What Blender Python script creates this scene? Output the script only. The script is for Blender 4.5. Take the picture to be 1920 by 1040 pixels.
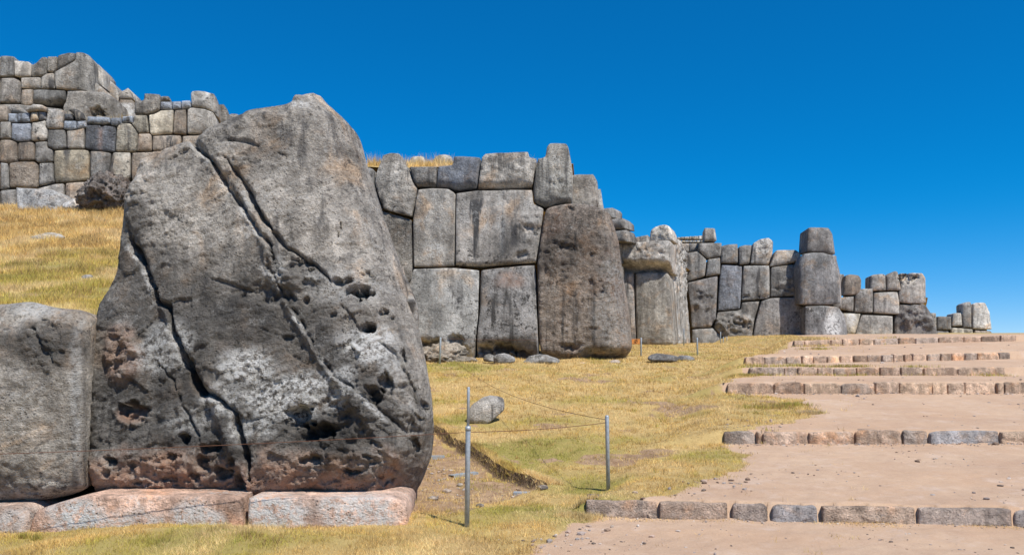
import bpy, math, random
import numpy as np
from mathutils import Vector
from mathutils.geometry import delaunay_2d_cdt
R = math.radians
random.seed(7)
RNG = np.random.default_rng(11)
for o in list(bpy.data.objects):
    bpy.data.objects.remove(o)
scene = bpy.context.scene
COL = scene.collection

# ------------------------------------------------------------------ camera, sky, sun, exposure
EYE = 1.6            # eye height above the nearest path
FPX, U0, VH = 1500.0, 960.0, 671.0      # focal length and horizon measured on the 1920 px photograph
cam_d = bpy.data.cameras.new('camera')
cam = bpy.data.objects.new('camera', cam_d)
COL.objects.link(cam)
cam.location = (0, 0, EYE)
cam.rotation_euler = (R(90), 0, 0)
cam_d.sensor_width = 36.0
cam_d.lens = 36.0 * FPX / 1920.0
cam_d.shift_y = (VH - 520.0) / 1920.0
cam_d.clip_start = 0.05
cam_d.clip_end = 5000
scene.camera = cam

SUN_EL, SUN_AZ = 57.0, 38.0     # degrees; azimuth counted from straight behind the camera towards its right
sx, sy, sz = math.sin(R(SUN_AZ)) * math.cos(R(SUN_EL)), -math.cos(R(SUN_AZ)) * math.cos(R(SUN_EL)), math.sin(R(SUN_EL))
world = bpy.data.worlds.new('World')
scene.world = world
world.use_nodes = True
wn, wl = world.node_tree.nodes, world.node_tree.links
wn.clear()
sky = wn.new('ShaderNodeTexSky')
sky.sky_type = 'NISHITA'
sky.sun_disc = False
sky.sun_elevation = R(SUN_EL)
sky.sun_rotation = math.atan2(sx, sy)
sky.altitude = 3600
sky.air_density = 1.0
sky.dust_density = 0.0
sky.ozone_density = 7.3
gam = wn.new('ShaderNodeGamma')
gam.inputs[1].default_value = 0.76
sep, cmb = wn.new('ShaderNodeSeparateColor'), wn.new('ShaderNodeCombineColor')
bg = wn.new('ShaderNodeBackground')
bg.inputs['Strength'].default_value = 0.15
wo = wn.new('ShaderNodeOutputWorld')
def wmath(op, a, b=None):
    t = wn.new('ShaderNodeMath')
    t.operation = op
    for k, v in enumerate((a, b)):
        if v is None: continue
        if hasattr(v, 'is_output'): wl.new(v, t.inputs[k])
        else: t.inputs[k].default_value = v
    return t.outputs[0]
wl.new(sky.outputs[0], gam.inputs[0])
wl.new(gam.outputs[0], sep.inputs[0])
cr, cg, cb = sep.outputs[0], sep.outputs[1], sep.outputs[2]
# the deep polarised blue of thin mountain air: one even saturation over the whole sky
cr = wmath('ADD', wmath('MULTIPLY', wmath('SUBTRACT', cr, cb), 1.53), cb)
cg = wmath('ADD', wmath('MULTIPLY', wmath('SUBTRACT', cg, cb), 1.38), cb)
cb = wmath('MULTIPLY', cb, 1.12)
cr = wmath('MULTIPLY', wmath('ADD', wmath('SQRT', wmath('ADD', wmath('MULTIPLY', cr, cr), 0.0036)), cr), 0.5)
for ch, k in ((cr, 0), (cg, 1), (cb, 2)): wl.new(ch, cmb.inputs[k])
wl.new(cmb.outputs[0], bg.inputs['Color'])
wl.new(bg.outputs[0], wo.inputs[0])

sun_d = bpy.data.lights.new('sun', 'SUN')
sun_d.energy = 4.6
sun_d.angle = R(0.5)
sun_d.color = (1.0, 0.95, 0.87)
sun = bpy.data.objects.new('sun', sun_d)
COL.objects.link(sun)
sun.rotation_euler = Vector((sx, sy, sz)).to_track_quat('Z', 'Y').to_euler()
sun.location = (20, -20, 40)

vs = scene.view_settings
vs.view_transform = 'Standard'
vs.look = 'None'
vs.exposure = 0.35
vs.gamma = 1.0
vs.use_curve_mapping = False
scene.render.engine = 'CYCLES'
scene.render.resolution_x, scene.render.resolution_y = 1024, 554

# ------------------------------------------------------------------ numeric helpers
_perm = np.random.default_rng(3).permutation(256)
_perm = np.concatenate([_perm, _perm, _perm])
_grad = np.random.default_rng(5).normal(size=(256, 3))
_grad /= np.linalg.norm(_grad, axis=1)[:, None]

def perlin(p):
    p = np.asarray(p, float)
    i = np.floor(p).astype(int)
    f = p - i
    i &= 255
    w = f * f * f * (f * (f * 6 - 15) + 10)
    out = np.zeros(len(p))
    for dx in (0, 1):
        for dy in (0, 1):
            for dz in (0, 1):
                h = _perm[_perm[_perm[i[:, 0] + dx] + i[:, 1] + dy] + i[:, 2] + dz]
                g = _grad[h]
                d = (f[:, 0] - dx) * g[:, 0] + (f[:, 1] - dy) * g[:, 1] + (f[:, 2] - dz) * g[:, 2]
                wt = (w[:, 0] if dx else 1 - w[:, 0]) * (w[:, 1] if dy else 1 - w[:, 1]) * (w[:, 2] if dz else 1 - w[:, 2])
                out += d * wt
    return out * 1.6

def fbm(p, octv=4, gain=0.5, lac=2.1):
    p = np.asarray(p, float)
    a, s = 1.0, np.zeros(len(p))
    for k in range(octv):
        s += a * perlin(p + 17.3 * k)
        p = p * lac
        a *= gain
    return s

def ridged(p, octv=4, gain=0.55, lac=2.1):
    p = np.asarray(p, float)
    a, s = 1.0, np.zeros(len(p))
    for k in range(octv):
        s += a * (1 - 2 * np.abs(perlin(p + 9.1 * k)))
        p = p * lac
        a *= gain
    return s

def facet(p, seed=0):
    """chipped relief: every cell of a jittered grid is a small tilted plane, so cells meet in crisp edges"""
    p = np.asarray(p, float)[:, :2]
    i = np.floor(p).astype(int)
    best = np.full(len(p), 1e9)
    out = np.zeros(len(p))
    for dx in (-1, 0, 1):
        for dy in (-1, 0, 1):
            ci, cj = i[:, 0] + dx, i[:, 1] + dy
            h = _perm[(_perm[(ci + seed) & 255] + cj) & 255]
            h2 = _perm[h + 91]
            c0 = ci + (h / 255.0) * 0.9
            c1 = cj + (h2 / 255.0) * 0.9
            e0, e1 = p[:, 0] - c0, p[:, 1] - c1
            d = e0 * e0 + e1 * e1
            m = d < best
            best[m] = d[m]
            g = _grad[h2]
            out[m] = (e0 * g[:, 0] + e1 * g[:, 1] + 0.45 * g[:, 2])[m]
    return out

def sstep(a, b, x):
    t = np.clip((x - a) / (b - a), 0, 1)
    return t * t * (3 - 2 * t)

def inside(poly, p):
    poly = np.asarray(poly, float)
    x, y = p[:, 0], p[:, 1]
    c = np.zeros(len(p), bool)
    n = len(poly)
    for i in range(n):
        x1, y1 = poly[i]
        x2, y2 = poly[i - 1]
        hit = ((y1 > y) != (y2 > y))
        with np.errstate(divide='ignore', invalid='ignore'):
            xx = (x2 - x1) * (y - y1) / (y2 - y1 + 1e-12) + x1
        c ^= hit & (x < xx)
    return c

def pt_dist(a, b):
    """distance of every a to its nearest b"""
    out = np.empty(len(a))
    bb = (b * b).sum(1)
    for s0 in range(0, len(a), 6000):
        c = a[s0:s0 + 6000]
        out[s0:s0 + 6000] = np.sqrt(np.maximum(((c * c).sum(1)[:, None] + bb[None, :] - 2 * c @ b.T).min(1), 0))
    return out

def poly_dist(line, p, closed=False):
    """distance of p to a polyline, and the parameter 0..1 along it"""
    line = np.asarray(line, float)
    n = len(line)
    best = np.full(len(p), 1e9)
    par = np.zeros(len(p))
    segs = n if closed else n - 1
    for i in range(segs):
        a, b = line[i], line[(i + 1) % n]
        ab = b - a
        t = np.clip(((p - a) @ ab) / max(ab @ ab, 1e-12), 0, 1)
        d = np.linalg.norm(p - (a + t[:, None] * ab), axis=1)
        m = d < best
        best[m] = d[m]
        par[m] = (i + t[m]) / segs
    return best, par

def mesh_from(name, verts, faces, smooth=True):
    me = bpy.data.meshes.new(name)
    me.from_pydata([tuple(v) for v in verts], [], faces)
    if smooth:
        me.polygons.foreach_set('use_smooth', [True] * len(me.polygons))
    me.update()
    return me

def tri_mesh(name, verts, tris, smooth=True):
    """fast triangle / quad mesh from numpy arrays"""
    verts = np.ascontiguousarray(verts, dtype=np.float32)
    tris = np.ascontiguousarray(tris, dtype=np.int32)
    k = tris.shape[1]
    me = bpy.data.meshes.new(name)
    me.vertices.add(len(verts))
    me.vertices.foreach_set('co', verts.ravel())
    me.loops.add(tris.size)
    me.loops.foreach_set('vertex_index', tris.ravel())
    me.polygons.add(len(tris))
    me.polygons.foreach_set('loop_start', np.arange(0, tris.size, k, dtype=np.int32))
    me.polygons.foreach_set('loop_total', np.full(len(tris), k, dtype=np.int32))
    me.polygons.foreach_set('use_smooth', np.full(len(tris), smooth))
    me.update(calc_edges=True)
    me.validate()
    return me

def set_attr(me, name, rgb):
    a = me.color_attributes.new(name, 'FLOAT_COLOR', 'POINT')
    col = np.ones((len(me.vertices), 4), np.float32)
    col[:, :rgb.shape[1]] = rgb
    a.data.foreach_set('color', col.ravel())

def link(name, me, mat=None, parent=None, loc=(0, 0, 0), color=None):
    o = bpy.data.objects.new(name, me)
    COL.objects.link(o)
    o.location = loc
    if mat is not None and me is not None and not me.materials:
        me.materials.append(mat)
    if parent is not None:
        o.parent = parent
        o.location = Vector(loc) - parent.location
    if color is not None:
        o.color = color
    return o

def tag(o, label=None, cat=None, group=None, kind=None):
    if label: o['label'] = label
    if cat: o['category'] = cat
    if group: o['group'] = group
    if kind: o['kind'] = kind
    return o

def empty(name, loc, label, cat, group=None):
    e = bpy.data.objects.new(name, None)
    COL.objects.link(e)
    e.location = loc
    e.empty_display_size = 0.3
    return tag(e, label, cat, group, 'thing')

# ------------------------------------------------------------------ materials
class NT:
    def __init__(self, name):
        self.m = bpy.data.materials.new(name)
        self.m.use_nodes = True
        self.n, self.l = self.m.node_tree.nodes, self.m.node_tree.links
        self.n.clear()
        self.out = self.n.new('ShaderNodeOutputMaterial')
        self.bsdf = self.n.new('ShaderNodeBsdfPrincipled')
        self.l.new(self.bsdf.outputs[0], self.out.inputs[0])
        self.bsdf.inputs['Specular IOR Level'].default_value = 0.25
    def put(self, sock, v):
        if v is None: return
        if hasattr(v, 'is_output'): self.l.new(v, sock)
        elif isinstance(v, (tuple, list)) and len(v) == 3 and sock.type == 'RGBA': sock.default_value = (*v, 1)
        else: sock.default_value = v
    def noise(self, vec, scale, detail=4, rough=0.55, dist=0.0):
        t = self.n.new('ShaderNodeTexNoise')
        self.put(t.inputs['Vector'], vec)
        t.inputs['Scale'].default_value = scale
        t.inputs['Detail'].default_value = detail
        t.inputs['Roughness'].default_value = rough
        t.inputs['Distortion'].default_value = dist
        return t.outputs['Fac']
    def voronoi(self, vec, scale, feature='F1'):
        t = self.n.new('ShaderNodeTexVoronoi')
        t.feature = feature
        self.put(t.inputs['Vector'], vec)
        t.inputs['Scale'].default_value = scale
        return t.outputs['Distance']
    def mix(self, fac, a, b, mode='MIX'):
        t = self.n.new('ShaderNodeMix')
        t.data_type = 'RGBA'
        t.blend_type = mode
        self.put(t.inputs[0], fac); self.put(t.inputs[6], a); self.put(t.inputs[7], b)
        return t.outputs[2]
    def math(self, op, a, b=None, clamp=False):
        t = self.n.new('ShaderNodeMath')
        t.operation = op
        t.use_clamp = clamp
        self.put(t.inputs[0], a)
        if b is not None: self.put(t.inputs[1], b)
        return t.outputs[0]
    def vmath(self, op, a, b):
        t = self.n.new('ShaderNodeVectorMath')
        t.operation = op
        self.put(t.inputs[0], a); self.put(t.inputs[1], b)
        return t.outputs[0]
    def remap(self, v, a, b, c=0.0, d=1.0, smooth=False):
        t = self.n.new('ShaderNodeMapRange')
        if smooth: t.interpolation_type = 'SMOOTHSTEP'
        self.put(t.inputs[0], v)
        for k, x in enumerate((a, b, c, d)): t.inputs[1 + k].default_value = x
        return t.outputs[0]
    def pos(self):
        return self.n.new('ShaderNodeNewGeometry').outputs['Position']
    def attr(self, name):
        t = self.n.new('ShaderNodeAttribute')
        t.attribute_name = name
        s = self.n.new('ShaderNodeSeparateColor')
        self.l.new(t.outputs['Color'], s.inputs[0])
        return t.outputs['Color'], list(s.outputs)[:3] + [t.outputs['Alpha']]
    def bump(self, h, strength, dist, normal=None):
        t = self.n.new('ShaderNodeBump')
        self.put(t.inputs['Height'], h)
        t.inputs['Strength'].default_value = strength
        t.inputs['Distance'].default_value = dist
        if normal is not None: self.l.new(normal, t.inputs['Normal'])
        return t.outputs[0]
    def done(self, color, rough=0.95, normal=None):
        self.put(self.bsdf.inputs['Base Color'], color)
        self.put(self.bsdf.inputs['Roughness'], rough)
        if normal is not None: self.l.new(normal, self.bsdf.inputs['Normal'])
        return self.m

def stone_material(name, fine=1.0, bump=1.0, weather=1.0):
    t = NT(name)
    oi = t.n.new('ShaderNodeObjectInfo')
    off = t.math('MULTIPLY', oi.outputs['Random'], 60.0)
    p = t.vmath('ADD', t.pos(), off)
    n1 = t.noise(p, 1.1 * fine, 6, 0.6, 0.4)
    n2 = t.noise(p, 7.0 * fine, 8, 0.7)
    n3 = t.noise(p, 34.0 * fine, 6, 0.7)
    st = t.noise(t.vmath('MULTIPLY', p, (3.2, 3.2, 0.35)), 1.3 * fine, 5, 0.6)
    k = t.math('MULTIPLY', t.remap(n1, 0.3, 0.7, 0.68, 1.62), t.remap(n2, 0.3, 0.7, 0.58, 1.42))
    k = t.math('MULTIPLY', k, t.remap(n3, 0.32, 0.68, 0.66, 1.32))
    k = t.math('MULTIPLY', k, t.remap(st, 0.35, 0.65, 0.72, 1.3))
    kk = t.n.new('ShaderNodeCombineXYZ')
    for s in kk.inputs: t.l.new(k, s)
    c = t.mix(1.0, oi.outputs['Color'], kk.outputs[0], 'MULTIPLY')
    # warm mineral film in broad patches
    wf = t.remap(t.noise(t.vmath('ADD', p, (7, 3, 1)), 1.7 * fine, 5, 0.65, 0.6), 0.5, 0.72, 0, 0.8, True)
    c = t.mix(wf, c, t.mix(1.0, c, (1.28, 0.98, 0.72), 'MULTIPLY'))
    wst = t.noise(t.vmath('MULTIPLY', t.vmath('ADD', p, (5, 2, 8)), (7.0, 7.0, 0.3)), fine, 4, 0.6)
    wsf = t.math('MULTIPLY', t.remap(wst, 0.5, 0.66, 0, 0.78 * weather, True), t.remap(t.noise(p, 0.9 * fine, 3), 0.40, 0.58, 0, 1, True))
    c = t.mix(wsf, c, (0.075, 0.072, 0.07))
    blf = t.math('MULTIPLY', t.remap(t.noise(t.vmath('ADD', p, (1, 6, 4)), 11.0 * fine, 6, 0.75), 0.52, 0.62, 0, 0.8 * weather, True), t.remap(t.noise(t.vmath('ADD', p, (8, 1, 2)), 1.6 * fine, 4, 0.6), 0.45, 0.62, 0, 1, True))
    c = t.mix(blf, c, (0.06, 0.056, 0.052))
    mc, ms = t.attr('stain')
    # dark varnish / old seep stains (own shape, painted per stone)
    dv = t.math('MULTIPLY', ms[2], t.remap(t.noise(p, 5.0, 6, 0.7), 0.3, 0.6, 0.8, 1.0))
    c = t.mix(dv, c, t.mix(n2, (0.024, 0.023, 0.022), (0.082, 0.077, 0.072)))
    # iron red base
    rd = t.math('MULTIPLY', ms[0], t.remap(t.noise(p, 4.5, 6, 0.7), 0.32, 0.6, 0.1, 1.0))
    c = t.mix(rd, c, t.mix(n2, (0.26, 0.125, 0.07), (0.62, 0.37, 0.25)))
    # crusty pale lichen
    lv = t.noise(p, 16.0 * fine, 7, 0.72)
    lb = t.noise(t.vmath('ADD', p, (3, 9, 5)), 2.3 * fine, 4, 0.6)
    lm = t.math('MULTIPLY', t.remap(lv, 0.5, 0.62, 0, 1, True), t.remap(lb, 0.48, 0.62, 0, 1, True))
    lf = t.math('MULTIPLY', lm, oi.outputs['Alpha'])
    lp = t.math('MULTIPLY', t.remap(lv, 0.38, 0.55, 0.0, 1, True), ms[1])
    lf = t.math('MAXIMUM', lf, lp)
    c = t.mix(lf, c, (0.62, 0.61, 0.58))
    # pinholes
    vo = t.voronoi(p, 24.0 * fine)
    pin = t.math('MULTIPLY', t.remap(vo, 0.12, 0.26, 1, 0, True), t.remap(t.noise(p, 3.1, 3), 0.42, 0.6, 0, 1, True))
    c = t.mix(t.math('MULTIPLY', pin, 0.55), c, (0.05, 0.045, 0.04))
    h = t.math('ADD', t.math('MULTIPLY', n2, 1.0), t.math('MULTIPLY', n3, 0.6))
    h = t.math('SUBTRACT', h, t.math('MULTIPLY', pin, 0.35))
    # fine slanted grain of the rock
    gr = t.noise(t.vmath('MULTIPLY', t.vmath('ADD', p, (0.5, 0, 0)), (9.0, 9.0, 24.0)), 1.6 * fine, 5, 0.7, 0.8)
    h = t.math('ADD', h, t.math('MULTIPLY', gr, 0.28))
    return t.done(c, 0.95, t.bump(h, 1.0 * bump, 0.065))

def ground_colors(t, p):
    """straw / green / earth colours shared by the turf and the ground below it"""
    return None

def ground_material():
    t = NT('ground')
    p = t.pos()
    mc, ms = t.attr('cover')           # r: trodden earth path, g: green turf, b: bare broken soil
    n1 = t.noise(p, 0.7, 5, 0.6)
    n2 = t.noise(p, 6.0, 7, 0.7)
    n3 = t.noise(p, 45.0, 6, 0.7)
    n4 = t.noise(p, 160.0, 3, 0.7)
    d = t.mix(t.remap(n1, 0.35, 0.65), (0.445, 0.30, 0.20), (0.54, 0.388, 0.268))
    d = t.mix(t.remap(n2, 0.35, 0.7, 0, 0.45), d, (0.36, 0.225, 0.155))
    d = t.mix(t.remap(t.noise(t.vmath('MULTIPLY', p, (0.5, 1.6, 1.0)), 1.0, 6, 0.65, 0.5), 0.45, 0.7, 0, 0.65), d, (0.50, 0.325, 0.205))
    d = t.mix(t.remap(t.noise(t.vmath('ADD', p, (9, 4, 0)), 2.2, 5, 0.7), 0.55, 0.72, 0, 0.55), d, (0.56, 0.44, 0.36))
    d = t.mix(t.remap(n3, 0.52, 0.72, 0, 0.6), d, (0.53, 0.41, 0.33))
    d = t.mix(t.remap(n4, 0.28, 0.42, 0.75, 0), d, (0.2, 0.125, 0.085))
    g = t.mix(t.remap(n2, 0.3, 0.7), (0.36, 0.245, 0.098), (0.56, 0.41, 0.18))
    g = t.mix(t.math('MULTIPLY', ms[1], t.remap(n2, 0.25, 0.6, 0.4, 1.0)), g, t.mix(n3, (0.15, 0.145, 0.032), (0.36, 0.31, 0.085)))
    g = t.mix(t.remap(n4, 0.3, 0.5, 0.6, 0), g, (0.14, 0.09, 0.04))
    s = t.mix(t.remap(n2, 0.35, 0.65), (0.20, 0.12, 0.07), (0.38, 0.26, 0.165))
    s = t.mix(t.remap(n3, 0.5, 0.7, 0, 0.6), s, (0.42, 0.31, 0.2))
    s = t.mix(ms[3], s, t.mix(n3, (0.055, 0.038, 0.024), (0.17, 0.115, 0.07)))      # cut bank soil, with the shade under the turf lip painted in
    edge = t.math('ADD', ms[0], t.math('MULTIPLY', t.math('SUBTRACT', n2, 0.5), 0.9))
    pf = t.remap(edge, 0.36, 0.62, 0, 1, True)
    bedge = t.math('ADD', ms[2], t.math('MULTIPLY', t.math('SUBTRACT', n2, 0.5), 0.8))
    c = t.mix(t.remap(bedge, 0.4, 0.62, 0, 1, True), g, s)
    c = t.mix(pf, c, d)
    h = t.math('ADD', t.math('MULTIPLY', n2, 0.8), t.math('MULTIPLY', n3, 0.6))
    h = t.math('ADD', h, t.math('MULTIPLY', n4, 0.25))
    return t.done(c, 0.97, t.bump(h, 0.6, 0.03))

def blade_material():
    t = NT('dry_grass')
    mc, ms = t.attr('blade')
    c = mc
    t.done(c, 0.8)
    tr = t.n.new('ShaderNodeBsdfTranslucent')
    t.put(tr.inputs[0], c)
    mx = t.n.new('ShaderNodeMixShader')
    mx.inputs[0].default_value = 0.35
    t.l.new(t.bsdf.outputs[0], mx.inputs[1]); t.l.new(tr.outputs[0], mx.inputs[2])
    t.l.new(mx.outputs[0], t.out.inputs[0])
    return t.m

def plain(name, col, rough=0.5, metal=0.0, var=0.15, scale=30):
    t = NT(name)
    n = t.noise(t.pos(), scale, 5, 0.65)
    c = t.mix(t.remap(n, 0.35, 0.65), tuple(x * (1 - var) for x in col), tuple(min(1, x * (1 + var)) for x in col))
    t.bsdf.inputs['Metallic'].default_value = metal
    return t.done(c, rough, t.bump(n, 0.15, 0.004))

M_STONE = stone_material('andesite_limestone')
M_STONE_FAR = stone_material('weathered_wall_stone', 0.55, 1.3)
M_VARIANTS = [M_STONE_FAR, stone_material('smooth_streaked_wall_stone', 0.42, 0.7, 1.5), stone_material('coarse_wall_stone', 0.62, 1.9, 0.8), stone_material('clean_wall_stone', 0.8, 1.0, 0.45)]
M_STEP = stone_material('step_stone', 1.4, 1.0, 0.3)
M_FOOT = stone_material('pink_footing_stone', 1.0, 0.9, 0.25)
M_STONE_ROUGH = stone_material('pitted_wall_stone', 0.7, 2.6)
M_GROUND = ground_material()
M_BLADE = blade_material()
M_GALV = plain('galvanised_steel', (0.36, 0.40, 0.43), 0.5, 0.35, 0.18, 25)
M_RUST = plain('rusty_wire', (0.16, 0.075, 0.045), 0.8, 0.2)
M_ORANGE = plain('orange_board', (0.62, 0.24, 0.06), 0.7)
M_BLACK = plain('black_print', (0.03, 0.025, 0.02), 0.7)
def pebble_mat():
    t = NT('pebbles')
    mc, ms = t.attr('blade')
    n = t.noise(t.pos(), 60, 4, 0.7)
    return t.done(t.mix(t.remap(n, 0.3, 0.7, 0, 0.35), mc, (0.2, 0.14, 0.1)), 0.9)
M_PEB = pebble_mat()

# ------------------------------------------------------------------ terrain heights
STEPS = [  # left (u, d, bottom, top), right (u, d, bottom, top)
    ((1100, 8.1, 0.00, 0.17), (1920, 7.64, 0.00, 0.17)),
    ((1357, 12.0, 0.31, 0.51), (1920, 12.0, 0.32, 0.515)),
    ((1362, 17.0, 0.85, 1.08), (1920, 17.0, 0.85, 1.09)),
    ((1398, 20.0, 1.17, 1.37), (1885, 20.0, 1.17, 1.37)),
    ((1398, 22.0, 1.42, 1.63), (1890, 23.0, 1.58, 1.78)),
    ((1490, 26.0, 1.98, 2.18), (1905, 26.0, 2.17, 2.36)),
]
SL = []
for (a, b) in STEPS:
    xa, xb = (a[0] - U0) / FPX * a[1], (b[0] - U0) / FPX * b[1]
    SL.append((xa, a[1], a[2], a[3], xb, b[1], b[2], b[3]))
def step_at(i, x):
    xa, ya, ba, ta, xb, yb, bb, tb = SL[i]
    k = np.clip((np.asarray(x, float) - xa) / (xb - xa), -0.3, 1.4)
    return ya + (yb - ya) * k, ba + (bb - ba) * k, ta + (tb - ta) * k

EDGE_Y = np.array([5.0, 6.4, 8.1, 9.3, 12.0, 17.0, 20.0, 22.0, 26.0, 40.0])
EDGE_X = np.array([0.0, 0.45, 0.78, 1.6, 3.2, 4.6, 5.8, 6.4, 9.2, 14.0])

BANK = None
def path_h(x, y):
    h = np.zeros_like(x)
    prev_y, prev_t = np.full_like(x, 5.5), np.zeros_like(x)
    for i in range(6):
        yi, bi, ti = step_at(i, x)
        yi = yi + (0.05 if i < 2 else 0.11)                       # the rise hides inside the step's stones
        k = np.clip((y - prev_y) / (yi - prev_y), 0, 1)
        m = (y >= prev_y)
        h = np.where(m, prev_t + (bi - prev_t) * k, h)
        prev_y, prev_t = yi, ti
    m = y >= prev_y
    far = np.interp(y, [26, 42, 53, 62, 80, 200], [0, 0.35, 0.75, 1.05, 1.7, 1.9])
    h = np.where(m, prev_t - 0.01 + far, h)
    return h

def grass_h(x, y):
    return np.interp(y, [0, 9.0, 13.0, 18.0, 22.0, 26.0, 30.0, 42.0, 53.0, 62.0, 80.0, 200.0],
                     [0, 0.0, 0.33, 0.78, 1.16, 1.50, 1.72, 2.3, 2.55, 3.05, 3.9, 4.1])

def ground_h(x, y):
    x, y = np.asarray(x, float), np.asarray(y, float)
    P = path_h(x, y)
    G = grass_h(x, y)
    ex = np.interp(y, EDGE_Y, EDGE_X)
    bw = np.interp(y, [8.6, 10.0], [0.30, 1.3])         # the turf meets the end of the first step in a short bank
    k = sstep(0, 1, (x - ex + bw) / (bw + 0.05))
    # the step ends stand proud of the turf on the left
    h = G * (1 - k) + P * k
    q = np.stack([x, y, np.zeros_like(x)], 1)
    gr = 1 - k
    h = h + gr * sstep(5, 9, y) * (0.06 * perlin(q * 0.7) + 0.035 * perlin(q * 2.3) + 0.014 * perlin(q * 6.5)) + 0.012 * perlin(q * 1.3 + 5) + k * sstep(5, 6.5, y) * sstep(32, 18, y) * (0.012 * perlin(q * 2.7 + 9) + 0.007 * fbm(q * 6.0 + 3, 2))
    # gentle heave of turf in front of the base stones
    h = h + 0.09 * np.exp(-((x + 2.6) / 1.1) ** 2 - ((y - 7.0) / 0.45) ** 2) - 0.05 * np.exp(-((x + 4.6) / 0.8) ** 2 - ((y - 7.0) / 0.6) ** 2)
    if BANK is not None:
        p2 = np.stack([x, y], 1)
        d, par = poly_dist(BANK, p2)
        low = inside(BARE, p2)
        n = 0.05 * perlin(q * 5.0) + 0.02 * perlin(q * 14)
        dep = 0.10 * sstep(1.0, 0.85, par) * sstep(0.0, 0.05, d + n)
        fall = sstep(8.2, 9.6, y + 0.3 * perlin(q * 1.1))
        h = np.where(low, h - dep * fall * (1 - 0.45 * sstep(0.3, 1.6, d)) + 0.02 * perlin(q * 6) * fall, h)
        near = (~low) & (d < 0.4)
        h = np.where(near, h + 0.035 * (1 - d / 0.4) * sstep(1.0, 0.85, par), h)
    return h

def gpt(u, v, dmin=5.0, dmax=90.0):
    """the point of the ground that the photograph shows at pixel (u, v)"""
    d = np.linspace(dmin, dmax, 3000)
    X, Z = (u - U0) / FPX * d, EYE + (VH - v) / FPX * d
    below = np.nonzero(Z <= ground_h(X, d))[0]
    i = below[0] if len(below) else len(d) - 1
    return Vector((X[i], d[i], float(ground_h(X[i:i + 1], d[i:i + 1])[0])))

def plan(pts):
    return np.array([gpt(u, v)[:2] for u, v in pts])

bank_px = [(790, 783), (820, 802), (860, 828), (900, 851), (930, 872), (960, 887), (1000, 900), (1040, 908)]
_b = plan(bank_px)
_bare = plan([(760, 800), (790, 783), (820, 802), (860, 828), (900, 851), (930, 872), (960, 887), (1000, 900), (1040, 908), (1010, 922), (940, 942), (880, 962), (820, 968), (740, 968), (690, 930), (690, 850)])
BARE, BANK = _bare, _b

# trodden path outline in plan
path_px = [(985, 1040), (1040, 1000), (1085, 975), (1100, 950), (1130, 937), (1230, 928), (1330, 902), (1395, 872), (1400, 858), (1365, 838),
           (1360, 815), (1400, 800), (1450, 792), (1540, 775), (1500, 752), (1420, 742), (1365, 735), (1385, 712), (1400, 692), (1410, 674), (1450, 660), (1475, 648)]
PATH = [tuple(p) for p in plan(path_px)]
PATH = np.array([(-0.6, 4.5), (-6, 2), (-8, -20)][::-1] + PATH + [(10.5, 27.5), (14, 36), (20, 60), (60, 60), (60, -20)])

GREENS = [(870, 690, 1.4, 1.0), (1010, 850, 1.2, 0.8), (850, 790, 0.5, 0.9), (1110, 915, 0.5, 0.9), (1075, 975, 0.35, 1.2), (960, 845, 0.7, 0.6),
          (900, 915, 0.5, 0.8), (340, 1010, 1.0, 0.55), (1300, 850, 0.7, 0.35), (1060, 960, 0.3, 0.9), (560, 1005, 0.5, 0.5), (1290, 665, 1.0, 0.5), (930, 955, 0.5, 0.6)]
GREENS = [(gpt(u, v), r, a) for u, v, r, a in GREENS]

def cover(x, y):
    """r path, g green, b bare soil"""
    p2 = np.stack([x, y], 1)
    q = np.stack([x, y, np.zeros_like(x)], 1)
    wob = 0.22 * perlin(q * 0.9) + 0.15 * perlin(q * 2.5)
    d, _ = poly_dist(PATH, p2, True)
    ins = inside(PATH, p2)
    sd = np.where(ins, d, -d) + wob * np.clip(y / 10, 0.5, 2)
    pr = sstep(-0.12, 0.2, sd)
    g = 0.12 + 0.62 * fbm(q * 0.8 + 3, 3)
    for c, r, a in GREENS:
        g = g + a * np.exp(-((x - c.x) ** 2 + ((y - c.y)) ** 2) / (r * r))
    bd, _ = poly_dist(BARE, p2, True)
    bins = inside(BARE, p2)
    b = sstep(-0.1, 0.25, np.where(bins, bd, -bd) + 0.2 * perlin(q * 1.7)) * 0.85
    # thin worn spots in the turf
    b = np.maximum(b, 0.75 * sstep(0.30, 0.6, fbm(q * 0.75 + 31, 4)) * sstep(8.5, 11, y))
    b = np.maximum(b, 0.8 * np.exp(-((x + 4.9) / 0.9) ** 2 - ((y - 6.5) / 0.35) ** 2))
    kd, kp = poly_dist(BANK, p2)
    bank_shade = sstep(0.10, 0.03, kd + 0.05 * perlin(q * 6) - np.where(bins, 0.03, -0.05)) * sstep(1.0, 0.93, kp)  # dark band along the bank: brown soil, mostly its shade painted as colour
    return pr, np.clip(g, 0, 1), np.clip(np.maximum(b, bank_shade), 0, 1), bank_shade

def spaced(lo, fine_lo, fine_hi, hi, step, grow=1.09):
    a = list(np.arange(fine_lo, fine_hi, step))
    s, x = step, fine_hi
    while x < hi:
        a.append(x); s *= grow; x += s
    a.append(hi)
    s, x = step, fine_lo
    b = []
    while x > lo:
        s *= grow; x -= s; b.append(max(x, lo))
    return np.array(sorted(set(b)) + a)

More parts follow.
